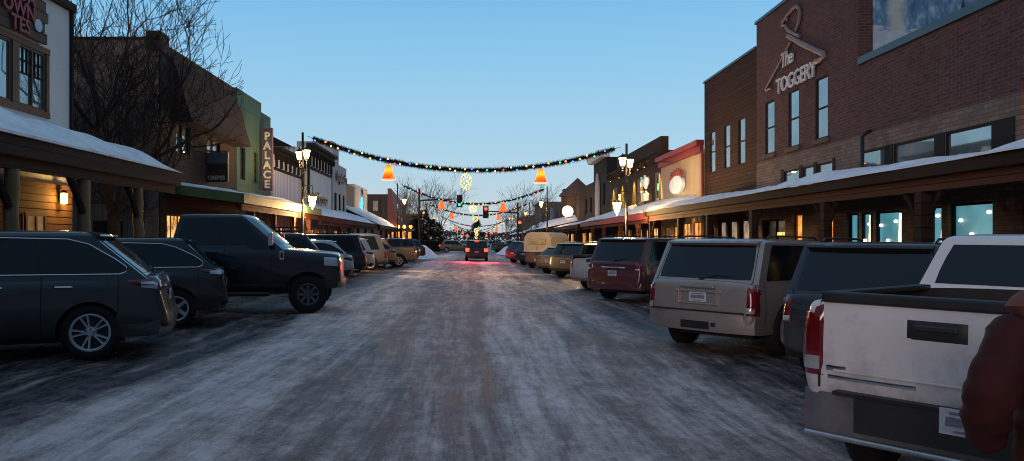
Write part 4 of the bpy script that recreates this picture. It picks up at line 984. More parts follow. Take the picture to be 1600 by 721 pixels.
# ------------------------------------------------------------------ ground and road
from mathutils import noise as MN
def icy(name='ice_road'):
    m, nt, b = newmat(name); co = objco(nt)
    sp = N(nt, 'ShaderNodeSeparateXYZ'); L(nt, co, sp.inputs[0])
    wob = noise(nt, scaled(nt, co, (.25, .12, 1)), 1.0, 3, .5)
    x = mathn(nt, 'ADD', sp.outputs[0], mathn(nt, 'MULTIPLY', mathn(nt, 'SUBTRACT', wob, .5), 2.2))
    band = ramp(nt, mathn(nt, 'ADD', mathn(nt, 'MULTIPLY', x, 1 / 14), .5),
                [(0.0, .10), (.20, .12), (.245, .72), (.33, .76), (.385, .42), (.47, .56), (.515, .40), (.545, .82), (.60, .66), (.655, .42), (.70, .58), (.735, .16), (1.0, .10)][:13])
    jit = mathn(nt, 'MULTIPLY', noise(nt, scaled(nt, co, (.35, .10, 1)), 1.0, 1, .5), 1.2)   # streaks wander a little
    cw = N(nt, 'ShaderNodeCombineXYZ'); L(nt, mathn(nt, 'ADD', sp.outputs[0], jit), cw.inputs[0]); L(nt, sp.outputs[1], cw.inputs[1])
    st = noise(nt, scaled(nt, cw.outputs[0], (3.4, .20, 1)), 1.0, 7, .62)
    st2 = noise(nt, scaled(nt, cw.outputs[0], (15, 1.0, 1)), 1.0, 6, .68)
    bl = noise(nt, scaled(nt, co, (1.5, .9, 1)), 1.2, 10, .70)
    mid = noise(nt, scaled(nt, co, (1, .7, 1)), 7, 6, .7)
    fine = noise(nt, co, 38, 5, .75)
    def cen(x, k): return mathn(nt, 'MULTIPLY', mathn(nt, 'SUBTRACT', x, .5), k)
    tex = cen(st, 1.3)
    for t_, k_ in ((st2, .75), (bl, 1.0), (mid, .75), (fine, .9)): tex = mathn(nt, 'ADD', tex, cen(t_, k_))
    v = mathn(nt, 'ADD', mathn(nt, 'MULTIPLY', band, .82), mathn(nt, 'ADD', mathn(nt, 'MULTIPLY', tex, .85), .12))
    c = ramp(nt, v, [(.0, (.014, .013, .015)), (.22, (.058, .049, .050)), (.42, (.235, .178, .166)), (.62, (.47, .37, .345)), (.95, (.86, .71, .68))])
    L(nt, c, b.inputs['Base Color'])
    L(nt, ramp(nt, mathn(nt, 'ADD', v, cen(mid, .6)), [(.05, .26), (.5, .75)]), b.inputs['Roughness'])
    b.inputs['Specular IOR Level'].default_value = .35
    h = mathn(nt, 'ADD', mathn(nt, 'MULTIPLY', bl, 1.0), mathn(nt, 'ADD', mathn(nt, 'MULTIPLY', st2, .5), mathn(nt, 'ADD', mathn(nt, 'MULTIPLY', mid, .45), mathn(nt, 'MULTIPLY', fine, .16))))
    bump(nt, b, h, .9, .10)
    return m
ICE = icy()
def roadz(x, y):
    z = -0.02 * max(-6, min(6, x))
    if y < 60:
        z += .030 * (MN.noise((x * 1.5, y * .10, 1.0))) + .028 * MN.noise((x * .9, y * .8, 3.0)) + .012 * MN.noise((x * 4, y * 2.5, 7.0))
        if abs(x + .2) > 3.6: z += .030 * MN.noise((x * 1.3, y * 1.6, 9.0))
    return z
ys = []; y = -6.0
while y < 330: ys.append(y); y += .13 if 1.5 < y < 14 else .25 if y < 32 else 1.0 if y < 70 else 6
xs_ = [-8.7 + 17.4 * i / 110 for i in range(111)]
m = MB(); m.add([(x, y, roadz(x, y)) for y in ys for x in xs_], [(j*111+i, j*111+i+1, (j+1)*111+i+1, (j+1)*111+i) for j in range(len(ys) - 1) for i in range(110)], ICE)
kind(m.build('road', None, 80), 'structure')
SLUSH = plain('dirty_snow_ground', (.36, .36, .38), .8, var=.35, vs=1.2)
m = MB(); m.add([(-900, -300, -.3), (900, -300, -.3), (900, 1500, -.3), (-900, 1500, -.3)], [(0, 1, 2, 3)], SLUSH); kind(m.build('ground'), 'structure')
WALK = plain('trodden_sidewalk', (.24, .235, .24), .75, var=.4, vs=1.0)
for sd in (-1, 1):
    for y0, y1 in ((-6, 84.0), (101.5, 200)):
        zt = .26 if sd < 0 else .02
        m = MB(); m.b2((sd * 8.7, y0, -.29), (sd * 12.6, y1, zt), WALK); kind(m.build('sidewalk', bevel=.03), 'structure')
m = MB(); m.b2((-120, 84.6, -.29), (-8.71, 101, .10), SLUSH); m.b2((8.71, 84.6 + 27, -.29), (120, 117.5, -.12), SLUSH); kind(m.build('cross_street'), 'structure')

def snowbank(label, x, y, rx, ry, h, seed):
    m = MB(); n, k = 26, 12; vs = []
    for i in range(n + 1):
        for j in range(n + 1):
            u, v = -1 + 2 * i / n, -1 + 2 * j / n; d = min(1, math.hypot(u, v))
            e = (1 - d ** 1.7); z = h * e * (1 + .5 * MN.noise((u * 2.2, v * 2.2, seed))) + .10 * e * MN.noise((u * 7, v * 7, seed))
            vs.append((u * rx, v * ry, z - .05))
    m.add(vs, [(i*(n+1)+j, (i+1)*(n+1)+j, (i+1)*(n+1)+j+1, i*(n+1)+j+1) for i in range(n) for j in range(n)], SNOW)
    o = m.build('snow_bank', None, 60); o.location = (x, y, gz(x)); tag(o, label, 'snow bank'); return o
snowbank('large ploughed snow bank at the left kerb beside the dark blue cars', -5.6, 73, 2.0, 9.0, 1.5, 1)
snowbank('low snow bank at the left street corner behind the large bank', -7.4, 84, 1.9, 3.5, .8, 4)
snowbank('small snow bank on the right by the far dark parked cars', 4.6, 97, 1.8, 5, 1.0, 8)
snowbank('snow ridge left of the camper pickup row, far right kerb', 5.6, 84, 1.8, 4, .8, 12)

# ------------------------------------------------------------------ trees
BARK = plain('bark', (.045, .034, .027), .9, var=.4, vs=6); TWIG = plain('twig_bark', (.040, .030, .025), .9)
BARKL = plain('pale_bark', (.12, .10, .085), .9, var=.3)
def bare_tree(label, x, y, H, seed, spread=.5, fork=.28, density=1.0, group=None, bark=BARK, twig=TWIG, r0=None, minr=.006, lean=(0, 0), keep=None):
    rr = random.Random(seed); root = empty('bare_tree', (x, y, gz(x) - .05)); tag(root, label, 'tree', group)
    T = MB(); C = MB(); r0 = r0 or H * .018
    cnt = [0]
    queue = []
    def branch(p, d, ln, r, lev):
        if cnt[0] > 4200 * density: return
        cnt[0] += 1
        n = 5 if lev < 2 else 4 if lev < 4 else 3; pts = [p]; q = p.copy(); dd = d.copy()
        for k in range(n):
            dd = (dd + Vector((rr.gauss(0, .15), rr.gauss(0, .15), rr.gauss(.03, .09) + (.05 if lev > 1 else 0)))).normalized()
            q = q + dd * (ln / n); pts.append(q.copy())
        if keep and not keep(pts[-1]): return
        r1 = max(minr, r * (.62 if lev < 5 else .5)); rad = [lerp(r, r1, k / n) for k in range(n + 1)]
        (T if lev < 2 else C).tube(pts, rad, bark if lev < 2 else twig, 8 if lev < 2 else 5 if lev < 4 else 3, cap=False)
        if lev >= 9 or ln < H * .016: return
        nch = 3 if lev < 4 and rr.random() < .55 else 2
        base_a = rr.uniform(0, 6.28)
        for c in range(nch):
            ang = rr.uniform(.22, .55) * (1.0 + .5 * spread); az = base_a + c * 6.28 / nch + rr.uniform(-.5, .5)
            a = dd.orthogonal().normalized(); b_ = dd.cross(a)
            nd = (dd * math.cos(ang) + (a * math.cos(az) + b_ * math.sin(az)) * math.sin(ang)).normalized()
            queue.append((pts[-1], nd, ln * rr.uniform(.68, .90), r1 * rr.uniform(.72, .95), lev + 1))
        for k in range(1, n):
            if lev >= 1 and rr.random() < .6:
                ang = rr.uniform(.5, 1.0); az = rr.uniform(0, 6.28); dk = (pts[k+1] - pts[k]).normalized(); a = dk.orthogonal().normalized(); b_ = dk.cross(a)
                nd = (dk * math.cos(ang) + (a * math.cos(az) + b_ * math.sin(az)) * math.sin(ang)).normalized()
                queue.append((pts[k], nd, ln * rr.uniform(.42, .65), max(minr, rad[k] * .5), lev + 1))
    d0 = Vector((lean[0], lean[1], 1)).normalized(); p0 = Vector((0, 0, 0)); tp = d0 * H * fork
    T.tube([p0 + d0 * H * fork * k / 4 for k in range(5)], [r0 * (1.35, 1.1, 1.0, .95, .95)[k] for k in range(5)], bark, 10)
    nl = 4
    for c in range(nl):
        az = c * 6.28 / nl + rr.uniform(-.4, .4); ang = rr.uniform(.25, .55) + .3 * spread
        branch(tp - d0 * rr.uniform(0, H * .06), (d0 * math.cos(ang) + Vector((math.cos(az), math.sin(az), 0)) * math.sin(ang)).normalized(), H * rr.uniform(.20, .27), r0 * .62, 1)
    while queue: branch(*queue.pop(0))
    T.build('trunk', root, 60); C.build('crown', root, 60)
    return root
t = bare_tree('large bare spreading tree between the white stucco and mansard buildings', -12.6, 25.6, 12.6, 11, .12, .20, 1.05, r0=.22, minr=.009, keep=lambda p: (p.x / 4.6) ** 2 + ((p.z - 6.2) / 7.0) ** 2 + (p.y / 3.8) ** 2 < rnd.uniform(.8, 1.1))
bare_tree('second bare tree standing behind the white stucco building corner', -16.5, 26.2, 12.5, 23, .2, .26, .5, r0=.18, minr=.010, keep=lambda p: (p.x / 4.0) ** 2 + ((p.z - 6.2) / 7.0) ** 2 + (p.y / 3.8) ** 2 < rnd.uniform(.8, 1.1))
for lab, x, y, H, sd, dn in (('bare street tree lit warm at the left corner before the evergreens', -7.9, 86, 7.6, 3, .22), ('tall thin bare tree left beyond the evergreen clump', -8.7, 122, 12.5, 4, .2), ('tallest thin bare tree far down the left kerb', -6.9, 152, 14.5, 5, .2),
    ('bare street tree lit warm at the right by the round lit sign', 7.7, 92, 8.0, 6, .22), ('tall thin bare tree right beyond the red signal', 8.3, 124, 12, 8, .2), ('small bare tree far down the right kerb', 7.4, 165, 10, 9, .15)):
    bare_tree(lab, x, y, H, sd, .15, .3, dn, 'bare street trees', BARKL, BARKL, minr=.012 if y < 100 else .018, r0=H * .011)
NEED = plain('evergreen_needles', (.045, .05, .028), .8, var=.5, vs=1.2); NEEDB = plain('brown_evergreen', (.085, .068, .034), .85, var=.5, vs=1.2)
def conifer(label, x, y, H, w, seed, mt, group=None, leaf=.3, n=2600, power=1.0):
    rr = random.Random(seed); root = empty('evergreen_tree', (x, y, gz(x) - .1)); tag(root, label, 'tree', group)
    t = MB(); t.tube([(0, 0, 0), (0, 0, H * .5), (0, 0, H * .97)], [H * .02, H * .014, .01], BARK, 7); t.build('trunk', root, 60)
    c = MB()
    lob = [(rr.uniform(.0, .95), rr.uniform(0, 6.28), rr.uniform(.7, 1.15)) for _ in range(40)]
    for k in range(n):
        f, az0, sc = rr.choice(lob); f = min(.99, max(.02, f + rr.gauss(0, .035))); az = az0 + rr.gauss(0, .3)
        R_ = w * .5 * (1 - f) ** power * sc; rad = R_ * math.sqrt(rr.uniform(.1, 1)); z = H * (.06 + .94 * f) - rad * .25
        p = Vector((rad * math.cos(az), rad * math.sin(az), z))
        d = Vector((math.cos(az), math.sin(az), rr.uniform(-.5, .35))).normalized(); s = Vector((-math.sin(az), math.cos(az), rr.uniform(-.5, .5))).normalized()
        l = leaf * rr.uniform(.6, 1.4); ww = l * .22
        c.add([p - s * ww, p + s * ww, p + d * l], [(0, 1, 2)], mt)
    c.build('crown', root); return root
for k, (x, y, H, w) in enumerate(((-9.5, 113, 5.6, 5.2), (-7.6, 111, 6.4, 5.0), (-5.9, 112, 5.0, 3.8))):
    conifer(('broad bushy evergreen at the back left of the street corner clump', 'tallest bushy evergreen in the street corner clump', 'smallest bushy evergreen at the street side of the corner clump')[k], x, y, H, w, 40 + k, (NEED, NEEDB, NEEDB)[k], 'evergreens at the street corner', .45, 3200, .55)
conifer('dark pointed conifer closing the far end of the street', 1.2, 300, 11.6, 9.5, 51, NEED, None, .9, 2600)
m = MB(); rr = random.Random(77); FT = plain('far_trees', (.075, .066, .066), .9)
for k in range(15000):
    x = rr.uniform(-150, 150); e = 4.6 + 2.4 * MN.noise((x * .05, 0, 2)) + 1.6 * MN.noise((x * .3, 1, 5)); z = e * rr.random() if rr.random() < .8 else e * rr.uniform(.8, 1.15)
    y = 322 + rr.uniform(-8, 8); a = rr.uniform(0, 6.28); l = rr.uniform(.5, 1.3)
    m.add([(x, y, z), (x + l * math.cos(a), y + rr.uniform(-.5, .5), z + l * abs(math.sin(a))), (x + l * .5, y, z + l * .55)], [(0, 1, 2)], FT)
o = m.build('far_woods'); kind(o, 'stuff'); o['label'] = 'dark far woods closing off the end of the street'

# ------------------------------------------------------------------ street lamps
GLASSLIT = emis('lamp_glass', (1.0, 0.62, 0.20), 26, (.8, .7, .5)); GLASSFAR = emis('lamp_glass_far', (1.0, 0.55, 0.18), 2.5, (.8, .7, .5))
WCOL = (1.0, 0.60, 0.24)
def lantern(root, p, sc=1.0, glass=GLASSLIT, power=0, leaves=False):
    x, y, z = p; m = MB(); rot = math.pi / 4
    m.lathe([(.13 * sc, -.32 * sc), (.24 * sc, .16 * sc), (.22 * sc, .18 * sc)], glass, p, 6); lo = m.build('lantern', root, 30)
    c = MB(); c.lathe([(.27 * sc, .17 * sc), (.25 * sc, .21 * sc), (.10 * sc, .34 * sc), (.05 * sc, .37 * sc), (.03 * sc, .46 * sc), (.005, .48 * sc)], IRON, p, 12); c.lathe([(.03 * sc, -.5 * sc), (.11 * sc, -.38 * sc), (.14 * sc, -.325 * sc)], IRON, p, 12)
    for k in range(6):
        a = k * math.pi / 3; c.tube([(x + .135 * sc * math.cos(a), y + .135 * sc * math.sin(a), z - .32 * sc), (x + .245 * sc * math.cos(a), y + .245 * sc * math.sin(a), z + .17 * sc)], .012 * sc, IRON, 4)
    c.build('lantern_cage', lo, 40)
    if leaves:
        f = MB(); rr = random.Random(3)
        for k in range(30):
            a = rr.uniform(0, 6.28); l = rr.uniform(.1, .22); q = Vector((x + .22 * math.cos(a), y + .22 * math.sin(a), z + .2)); d = Vector((math.cos(a), math.sin(a), rr.uniform(-.4, 1.2))).normalized() * l; s = Vector((-math.sin(a), math.cos(a), 0)) * .03
            f.add([q - s, q + s, q + d], [(0, 1, 2)], plain('gilt_leaf', (.45, .32, .08), .4, .4))
        f.build('leaf_trim', lo)
    if power:
        # bulb hangs just under the glass so that it lights its surroundings
        lamp('lantern_bulb', (x, y, z - .58 * sc), power, WCOL, .12, root)
def street_lamp(label, x, y, H, near=True, tops=((.28, -.35), (-.24, .3)), topz=4.4 + 1.75, low=None, group='black iron street lamps', arm=None, power=420):
    root = empty('street_lamp', (x, y, gz(x) if abs(x) < 8.7 else (.26 if x < 0 else .02))); tag(root, label, 'street lamp', group)
    z0 = root.location.z; s = -1 if x > 0 else 1
    p = MB(); r = 12 if near else 8
    p.lathe([(.19, 0), (.19, .35), (.13, .5), (.10, .9), (.085, 1.0), (.07, H * .6), (.06, H), (.002, H + .02)], IRON, (0, 0, 0), r); p.build('pole', root, 50)
    a = MB(); g = GLASSLIT if near else GLASSFAR
    for i, (dx, dy) in enumerate(tops): a.tube([(0, 0, topz - .75 - z0), (s * dx * .7, dy * .7, topz - .70 - z0), (s * dx, dy, topz - .5 - z0)], .03, IRON, 6)
    if arm: a.tube([(0, 0, arm[1] + .5 - z0), (s * arm[0], 0, arm[1] + .5 - z0)], .03, IRON, 6)
    if low: a.tube([(0, 0, low + .75 - z0), (s * .50, 0, low + .75 - z0), (s * .50, 0, low + .48 - z0)], .022, IRON, 6); a.tube([(0, 0, low + .25 - z0), (s * .3, 0, low + .72 - z0)], .015, IRON, 5)
    a.build('arm', root, 50)
    for i, (dx, dy) in enumerate(tops): lantern(root, (s * dx, dy, topz - z0), .82, g, power * .3 if near else 0)
    if arm: lantern(root, (s * arm[0], 0, arm[1] - z0), .9, g, arm[2])
    if low: lantern(root, (s * .50, 0, low - z0), .95, g, power * 4, True)
    if near:
        w = MB(); rr = random.Random(9)
        for k in range(140):
            z = lerp(2.6, topz - z0 - .7, rr.random()); aa = rr.uniform(0, 6.28); l = rr.uniform(.08, .18); q = Vector((.08 * math.cos(aa), .08 * math.sin(aa), z)); d = Vector((math.cos(aa), math.sin(aa), rr.uniform(-.6, .6))) * l; sv = Vector((-math.sin(aa), math.cos(aa), 0)) * .018
            w.add([q - sv, q + sv, q + d], [(0, 1, 2)], plain('pole_greens', (.10, .09, .03), .7))
        w.build('pole_garland', root)
    return root
street_lamp('black street lamp with glowing lanterns before the white batten fronts', wx(473, 38), 38, 7.1, topz=6.25, low=3.85)
street_lamp('black street lamp with glowing lanterns before the dark brick front', wx(979, 38), 38, 6.9, topz=5.85, low=3.55)
street_lamp('tall black lamp pole by the left corner red front', wx(621, 79), 79, 7.8, True, (), 6, None, arm=(.75, 6.05, 700))
street_lamp('tall black lamp pole by the snowy canopy on right', wx(855, 79), 79, 7.7, True, (), 6, None, arm=(.65, 5.75, 700))
street_lamp('lamp pole behind the evergreen clump on the left kerb', wx(667, 120), 120, 8.0, False, (), 6, None, arm=(-.6, 6.3, 200))
street_lamp('lamp pole behind the red signal on the right kerb', wx(827, 120), 120, 8.0, False, (), 6, None, arm=(.6, 6.2, 200))
FARL = [(-8.2, 160), (8.2, 160), (-8, 205), (8, 205), (-7.8, 250), (7.8, 250), (-7.6, 290), (7.6, 290)]
ORD = ['first', 'second', 'third', 'fourth']
for k, (x, y) in enumerate(FARL):
    street_lamp('%s small distant lamp pole down the %s kerb past the intersection' % (ORD[k // 2], 'left' if x < 0 else 'right'), x, y, 8.2, False, ((.3, 0), (-.3, .1)), 6.6)

# ------------------------------------------------------------------ garlands, bells, light balls
NEEDLE = plain('garland_needles', (.010, .020, .012), .8)
BC = dict(blue=emis('bulb_blue', (.03, .10, 1.0), 7), green=emis('bulb_green', (.02, .9, .22), 4), orange=emis('bulb_orange', (1, .26, .05), 6), red=emis('bulb_red', (1, .05, .03), 5), warm=emis('bulb_warm', (1, .55, .3), 4))
BELLM = emis('bell_cloth', (1.0, 0.10, 0.012), 1.15, (.5, .1, .02), vs=1.6, col2=(1.0, .36, .02)); BELLF = emis('bell_far', (1.0, .13, .015), 1.3, (.5, .1, .02)); BRIM = emis('bell_rim', (1.0, .50, .25), 1.6)
BALLF = emis('ball_bulbs_far', (1.0, .66, .22), 2.2, (.6, .5, .3)); BALLW = emis('ball_bulbs', (1.0, .62, .16), 2.6, (.6, .5, .3))
def garland(label, P0, P1, sag, det, nb, seed):
    P0, P1 = Vector(P0), Vector(P1); mid = (P0 + P1) / 2
    root = empty('garland', mid); tag(root, label, 'garland', 'lit garlands spanning the street'); rr = random.Random(seed)
    def at(f): p = P0.lerp(P1, f); p.z -= sag * 4 * f * (1 - f); return p - mid
    ln = (P1 - P0).length; g = MB(); n = 60
    g.tube([at(.02 + .96 * k / n) for k in range(n + 1)], .07 if det > 1 else .09, NEEDLE, 6); g.tube([at(f / 20) for f in range(21)], .012, IRON, 4)
    cnt = int(ln * (760 if det > 1 else 200))
    for k in range(cnt):
        f = rr.uniform(.02, .98); p = at(f); d = Vector((rr.gauss(0, .6), rr.gauss(0, 1), rr.gauss(0, 1))).normalized(); l = rr.uniform(.09, .25) * (1 if det > 1 else 1.2); s = d.orthogonal().normalized() * (.018 if det > 1 else .03)
        g.add([p - s, p + s, p + d * l], [(0, 1, 2)], NEEDLE)
    g.build('needle_strand', root)
    names = ['blue', 'green', 'orange', 'red', 'warm', 'blue', 'orange']
    bm_ = {}
    for c in BC:
        m = MB(); m.sphere((0, 0, 0), .044 if det > 1 else .06, BC[c], 8, 5); bm_[c] = m.mesh('bulb', 60)
    for k in range(nb):
        f = .03 + .94 * (k + rr.uniform(-.3, .3)) / nb; c = names[rr.randrange(7)] if rr.random() < .8 else names[k % 7]
        o = bpy.data.objects.new('light_bulb', bm_[c]); COL.objects.link(o); o.parent = root; o.location = at(f) + Vector((rr.uniform(-.05, .05), rr.uniform(-.17, -.10), rr.uniform(-.11, .08)))
    return lambda px_x: at((px_x - P0.x) / (P1.x - P0.x)) + mid
BELLT, nt, b = newmat('bell_shade_cloth'); setp(b, (.85, .16, .03), .8)
tr_ = N(nt, 'ShaderNodeBsdfTranslucent'); f = noise(nt, objco(nt), 6, 4, .6); L(nt, mixc(nt, f, (.95, .20, .03), (.85, .10, .02)), tr_.inputs['Color'])
mx = N(nt, 'ShaderNodeMixShader'); mx.inputs[0].default_value = .8; L(nt, b.outputs[0], mx.inputs[1]); L(nt, tr_.outputs[0], mx.inputs[2]); L(nt, mx.outputs[0], nt.nodes['Material Output'].inputs[0])
def bell(label, p, h, near):
    root = empty('lit_bell', (p[0], p[1], p[2])); tag(root, label, 'bell', 'lit orange bells hung from the garlands')
    m = MB(); m.lathe([(.02, 0), (.16 * h, -.03 * h), (.22 * h, -.16 * h), (.28 * h, -.45 * h), (.36 * h, -.78 * h), (.46 * h, -h)], BELLT if near else BELLF, n=20, cap=False); m.build('bell_shade', root, 50)
    m = MB(); m.tube([(.46 * h * math.cos(a * .3142), .46 * h * math.sin(a * .3142), -h) for a in range(21)], .03 * h, BRIM if near else BELLF, 5); m.build('bell_rim', root, 50)
    m = MB(); m.tube([(0, 0, 0), (0, 0, .25)], .01, IRON, 4); m.build('hanger', root)
    if near: lamp('bell_bulb', (0, 0, -.42 * h), 30, (1, .50, .16), .14, root)
def ball(label, p, rx, rz_, near, n=46):
    rr = random.Random(int(p[1])); root = empty('light_ball', (p[0], p[1], p[2])); tag(root, label, 'light ball', 'warm balls of lights under the garlands')
    m = MB()
    for k in range(n):
        z = 1 - 2 * (k + .5) / n; r = math.sqrt(1 - z * z); a = k * 2.4; m.sphere((rx * r * math.cos(a), rx * r * math.sin(a), -rz_ + rz_ * z), (.038 if near else rx * .13) * rr.uniform(.7, 1.2), BALLW if near else BALLF, 6, 4)
    kind(m.build('bulbs', root, 60), 'stuff')
    m = MB()
    for k in range(4):
        a0 = k * .785; m.tube([(rx * .95 * math.sin(t_ * .5236) * math.cos(a0), rx * .95 * math.sin(t_ * .5236) * math.sin(a0), -rz_ + rz_ * .97 * math.cos(t_ * .5236)) for t_ in range(13)], .008, IRON, 4)
    m.tube([(0, 0, -.02), (0, 0, .2)], .01, IRON, 4); m.build('wire_frame', root)
G = [(38, (480, 213), (970, 230), (728, 266), 2, 38), (79, (627, 289), (854, 294), (740, 319), 1, 32), (120, (669, 318), (826, 318), (744, 337), 1, 26), (180, (687, 337), (807, 338), (744, 354), 1, 16), (230, (702, 346), (784, 346), (744, 361), 1, 14), (285, (712, 353), (776, 353), (744, 365), 1, 8)]
BP = {38: ((607, 258, 281), (845, 264, 286), (728, 271, 297)), 79: ((690, 313, 326), (786, 315, 329), (739, 320, 332)), 120: ((706, 333, 342), (779, 334, 343), (743, 339, 347)), 180: ((713, 353, 360), (776, 354, 361), (744, 357, 364)), 230: ((723, 361, 366), (768, 361, 366), (745, 364, 369)), 285: ((730, 366, 370), (760, 366, 370), (744, 370, 374))}
nm = ['nearest', 'second', 'third', 'fourth', 'fifth', 'farthest']
for k, (D, a, b_, c, det, nb) in enumerate(G):
    P0 = (wx(a[0], D), D, wz(a[1], D)); P1 = (wx(b_[0], D), D, wz(b_[1], D)); zm = (P0[2] + P1[2]) / 2
    fn = garland('%s green garland of coloured bulbs across the street' % nm[k], P0, P1, zm - wz(c[1], D), det, nb, 30 + k)
    for j, (px, y0, y1) in enumerate(BP[D]):
        h = (y1 - y0) * D / F; z = wz(y0, D)
        zt = fn(wx(px, D)).z; z = min(z, zt - .05)
        if j < 2: bell('orange lit bell hanging at the %s of the %s garland' % (('left', 'right')[j], nm[k]), (wx(px, D), D, z), h, k == 0)
        else: ball('warm lit ball hanging mid span from the %s garland' % nm[k], (wx(px, D), D, z), h * (.31 if k == 0 else .48), h / 2, k == 0)

# ------------------------------------------------------------------ traffic signals
GRN = emis('signal_green', (.02, 1, .45), 6); SRED = emis('signal_red', (1, .028, .015), 9)
SIGB = plain('signal_black', (.010, .011, .012), .5)
def signal_head(par, p, lit, back=False, sc=1.0):
    x, y, z = p; m = MB(); m.b2((x - .20 * sc, y - .12, z - .55 * sc), (x + .20 * sc, y + .12, z + .55 * sc), SIGB); m.b2((x - .33 * sc, y + .125, z - .72 * sc), (x + .33 * sc, y + .14, z + .72 * sc), SIGB); o = m.build('signal_head', par, bevel=.02)
    if back: return
    for k, nm_ in enumerate(('red', 'yellow', 'green')):
        zz = z + (.35 - .35 * k) * sc; q = MB(); mt = {'red': SRED, 'green': GRN}[nm_] if nm_ == lit else SIGB
        q.lathe([(.01, -.15), (.12 * sc, -.145), (.17 * sc, -.12)], mt, (x, y, zz), 14, 'y'); q.build('lens', o)
        q = MB(); q.lathe([(.18 * sc, -.12), (.18 * sc, -.24)], SIGB, (x, y, zz), 12, 'y', cap=False); q.build('visor', o)
def mast(label, x, y, H, sgn, armlen, armz, heads):
    root = empty('traffic_signal', (x, y, gz(x))); tag(root, label, 'traffic signal'); p = MB(); p.tube([(0, 0, 0), (0, 0, H)], [.16, .11], IRON, 10); p.build('pole', root, 50)
    a = MB(); a.tube([(0, 0, armz - .15), (sgn * armlen * .5, 0, armz), (sgn * armlen, 0, armz + .05)], [.10, .08, .05], IRON, 8)
    a.build('mast_arm', root, 50)
    for hx, hz, lit in heads: signal_head(root, (hx, -.2, hz), lit)
    return root
D = 84
mast('left mast arm traffic signal showing green over the street', wx(655, D), D, 7.6, 1, 4.7, 6.35, [(wx(718, D) - wx(655, D), 6.15, 'green')])
r_ = mast('right mast arm traffic signal glowing red over the street', wx(809, D), D, 6.2, -1, 3.6, 5.15, [(wx(759, D) - wx(809, D), 5.12, 'red'), (wx(812.5, D) - wx(809, D) - .05, 3.55, 'red')])
lamp('signal_glow', (wx(759, D), D - .6, 5.85), 25, (1, .08, .04), .1)
root = empty('corner_signal', (wx(594, 82), 82.5, .26)); tag(root, 'dark corner traffic signal on a post facing the side street', 'traffic signal')
m = MB(); m.tube([(0, 0, 0), (0, 0, 5.0)], .06, IRON, 8); m.build('pole', root, 50)
signal_head(root, (.15, 0, 5.35), None, True, 1.1); m = MB(); m.b2((-.85, -.1, 4.85), (-.35, .1, 5.95), plain('signal_side', (.3, .28, .26), .5)); m.b2((-.35, -.03, 5.2), (.0, .03, 5.3), SIGB); m.build('signal_side', root)
# ------------------------------------------------------------------ parked and moving vehicles
P = paint
SUV = dict(); 
v = vehicle('parked_suv', 'dark grey crossover with silver twin spoke wheels, nearest vehicle at left kerb', 'car', P('charcoal', (.022, .028, .030), .4, .25, .35), L=4.72, W=1.93, H=1.78, r=.375, rim=.262, ra=.94, fa=3.79, zbelt=1.14, zhood=1.07, clad=False, bz=.62, bz0=.30,
    cab=(.20, .88, 3.42, 2.45), dlo='tip', dpil=.34, splits=(.36, .70), tail=('h', .55, .17, .02), rails=False, lean=.16, spokes=5, double=True)
put(v, (.94, .965), 140, 10.0, 198)
v = vehicle('parked_suv', 'black crossover with silver wheels parked between the grey crossover and black pickup', 'car', P('black', (.010, .011, .014), .3, .2, .3), L=4.6, W=1.86, H=1.70, r=.36, rim=.235, ra=.90, fa=3.60, zbelt=1.10, zhood=1.02,
    cab=(.16, .70, 3.35, 2.45), dlo='tip', dpil=.30, splits=(.37, .70), tail=('h', .30, .15, .06), rails=False, lean=.12, spokes=5, double=False)
put(v, (.90, .93), 274, 13.6, 199)
v = vehicle('parked_pickup', 'lifted black crew cab pickup backed in with nose towards the street', 'pickup truck', P('black_truck', (.008, .012, .016), .3, .22, .3), L=6.02, W=2.05, H=2.26, r=.43, rim=.25, ra=1.25, fa=5.25, zbelt=1.52, zhood=1.40, gc=.46, pickup=True, bed=2.15, trim=None,
    cab=(2.2, 2.38, 4.75, 3.95), splits=(.5,), mirmat=CHROME, spokes=8, double=False, rimmat=plain('gunmetal_rim', (.11, .11, .115), .35, .4), arch=.09, rails=False, dip=True, nose=.4, tumble=.82, mir=.30, glass=CARGLASS, bz=.9)
put(v, (5.25, -1.02), 481, 16.6, 8)
m = MB(); m.b2((4.62, -1.022, 1.22), (4.72, -1.045, 1.42), CHROME); m.b2((4.64, -1.03, 1.26), (4.70, -1.052, 1.38), BLACK); m.build('fender_vent', v)
m = MB(); m.tube([(2.4, -1.0, .44), (4.4, -1.0, .44)], .05, BLACK, 8); m.build('side_step', v, 50)
v = vehicle('parked_suv', 'dark SUV carrying a roof rack, half hidden behind the black pickup', 'car', P('dark_slate', (.016, .019, .024), .3, .3), L=4.7, W=1.9, H=1.88, cab=(.12, .75, 3.3, 2.45), dlo='tip', rack=True, detail=1, spokes=6, double=False); put(v, (0, .93), 517, 23.5, 196)
W_ = P('white', (.62, .62, .64), .0, .35, .6)
v = vehicle('parked_wagon', 'white wagon with dark lower trim parked past the black pickup', 'car', W_, L=4.8, W=1.85, H=1.66, cab=(.15, .75, 3.4, 2.5), dlo='tip', detail=1, tail=('h', .3, .17, 0), zbelt=1.03, lampmat=plain('dark_lens', (.06, .008, .01), .2, coat=.5)); put(v, (0, .92), 553, 29, 194)
v = vehicle('parked_suv', 'big black long SUV with dark windows between two white cars', 'car', P('black', (.010, .011, .014), .3, .2, .3), L=5.3, W=2.03, H=1.92, cab=(.1, .34, 3.9, 3.15), ra=1.1, fa=4.2, r=.4, detail=1, tumble=.88); put(v, (0, 1.0), 573, 33.5, 193)
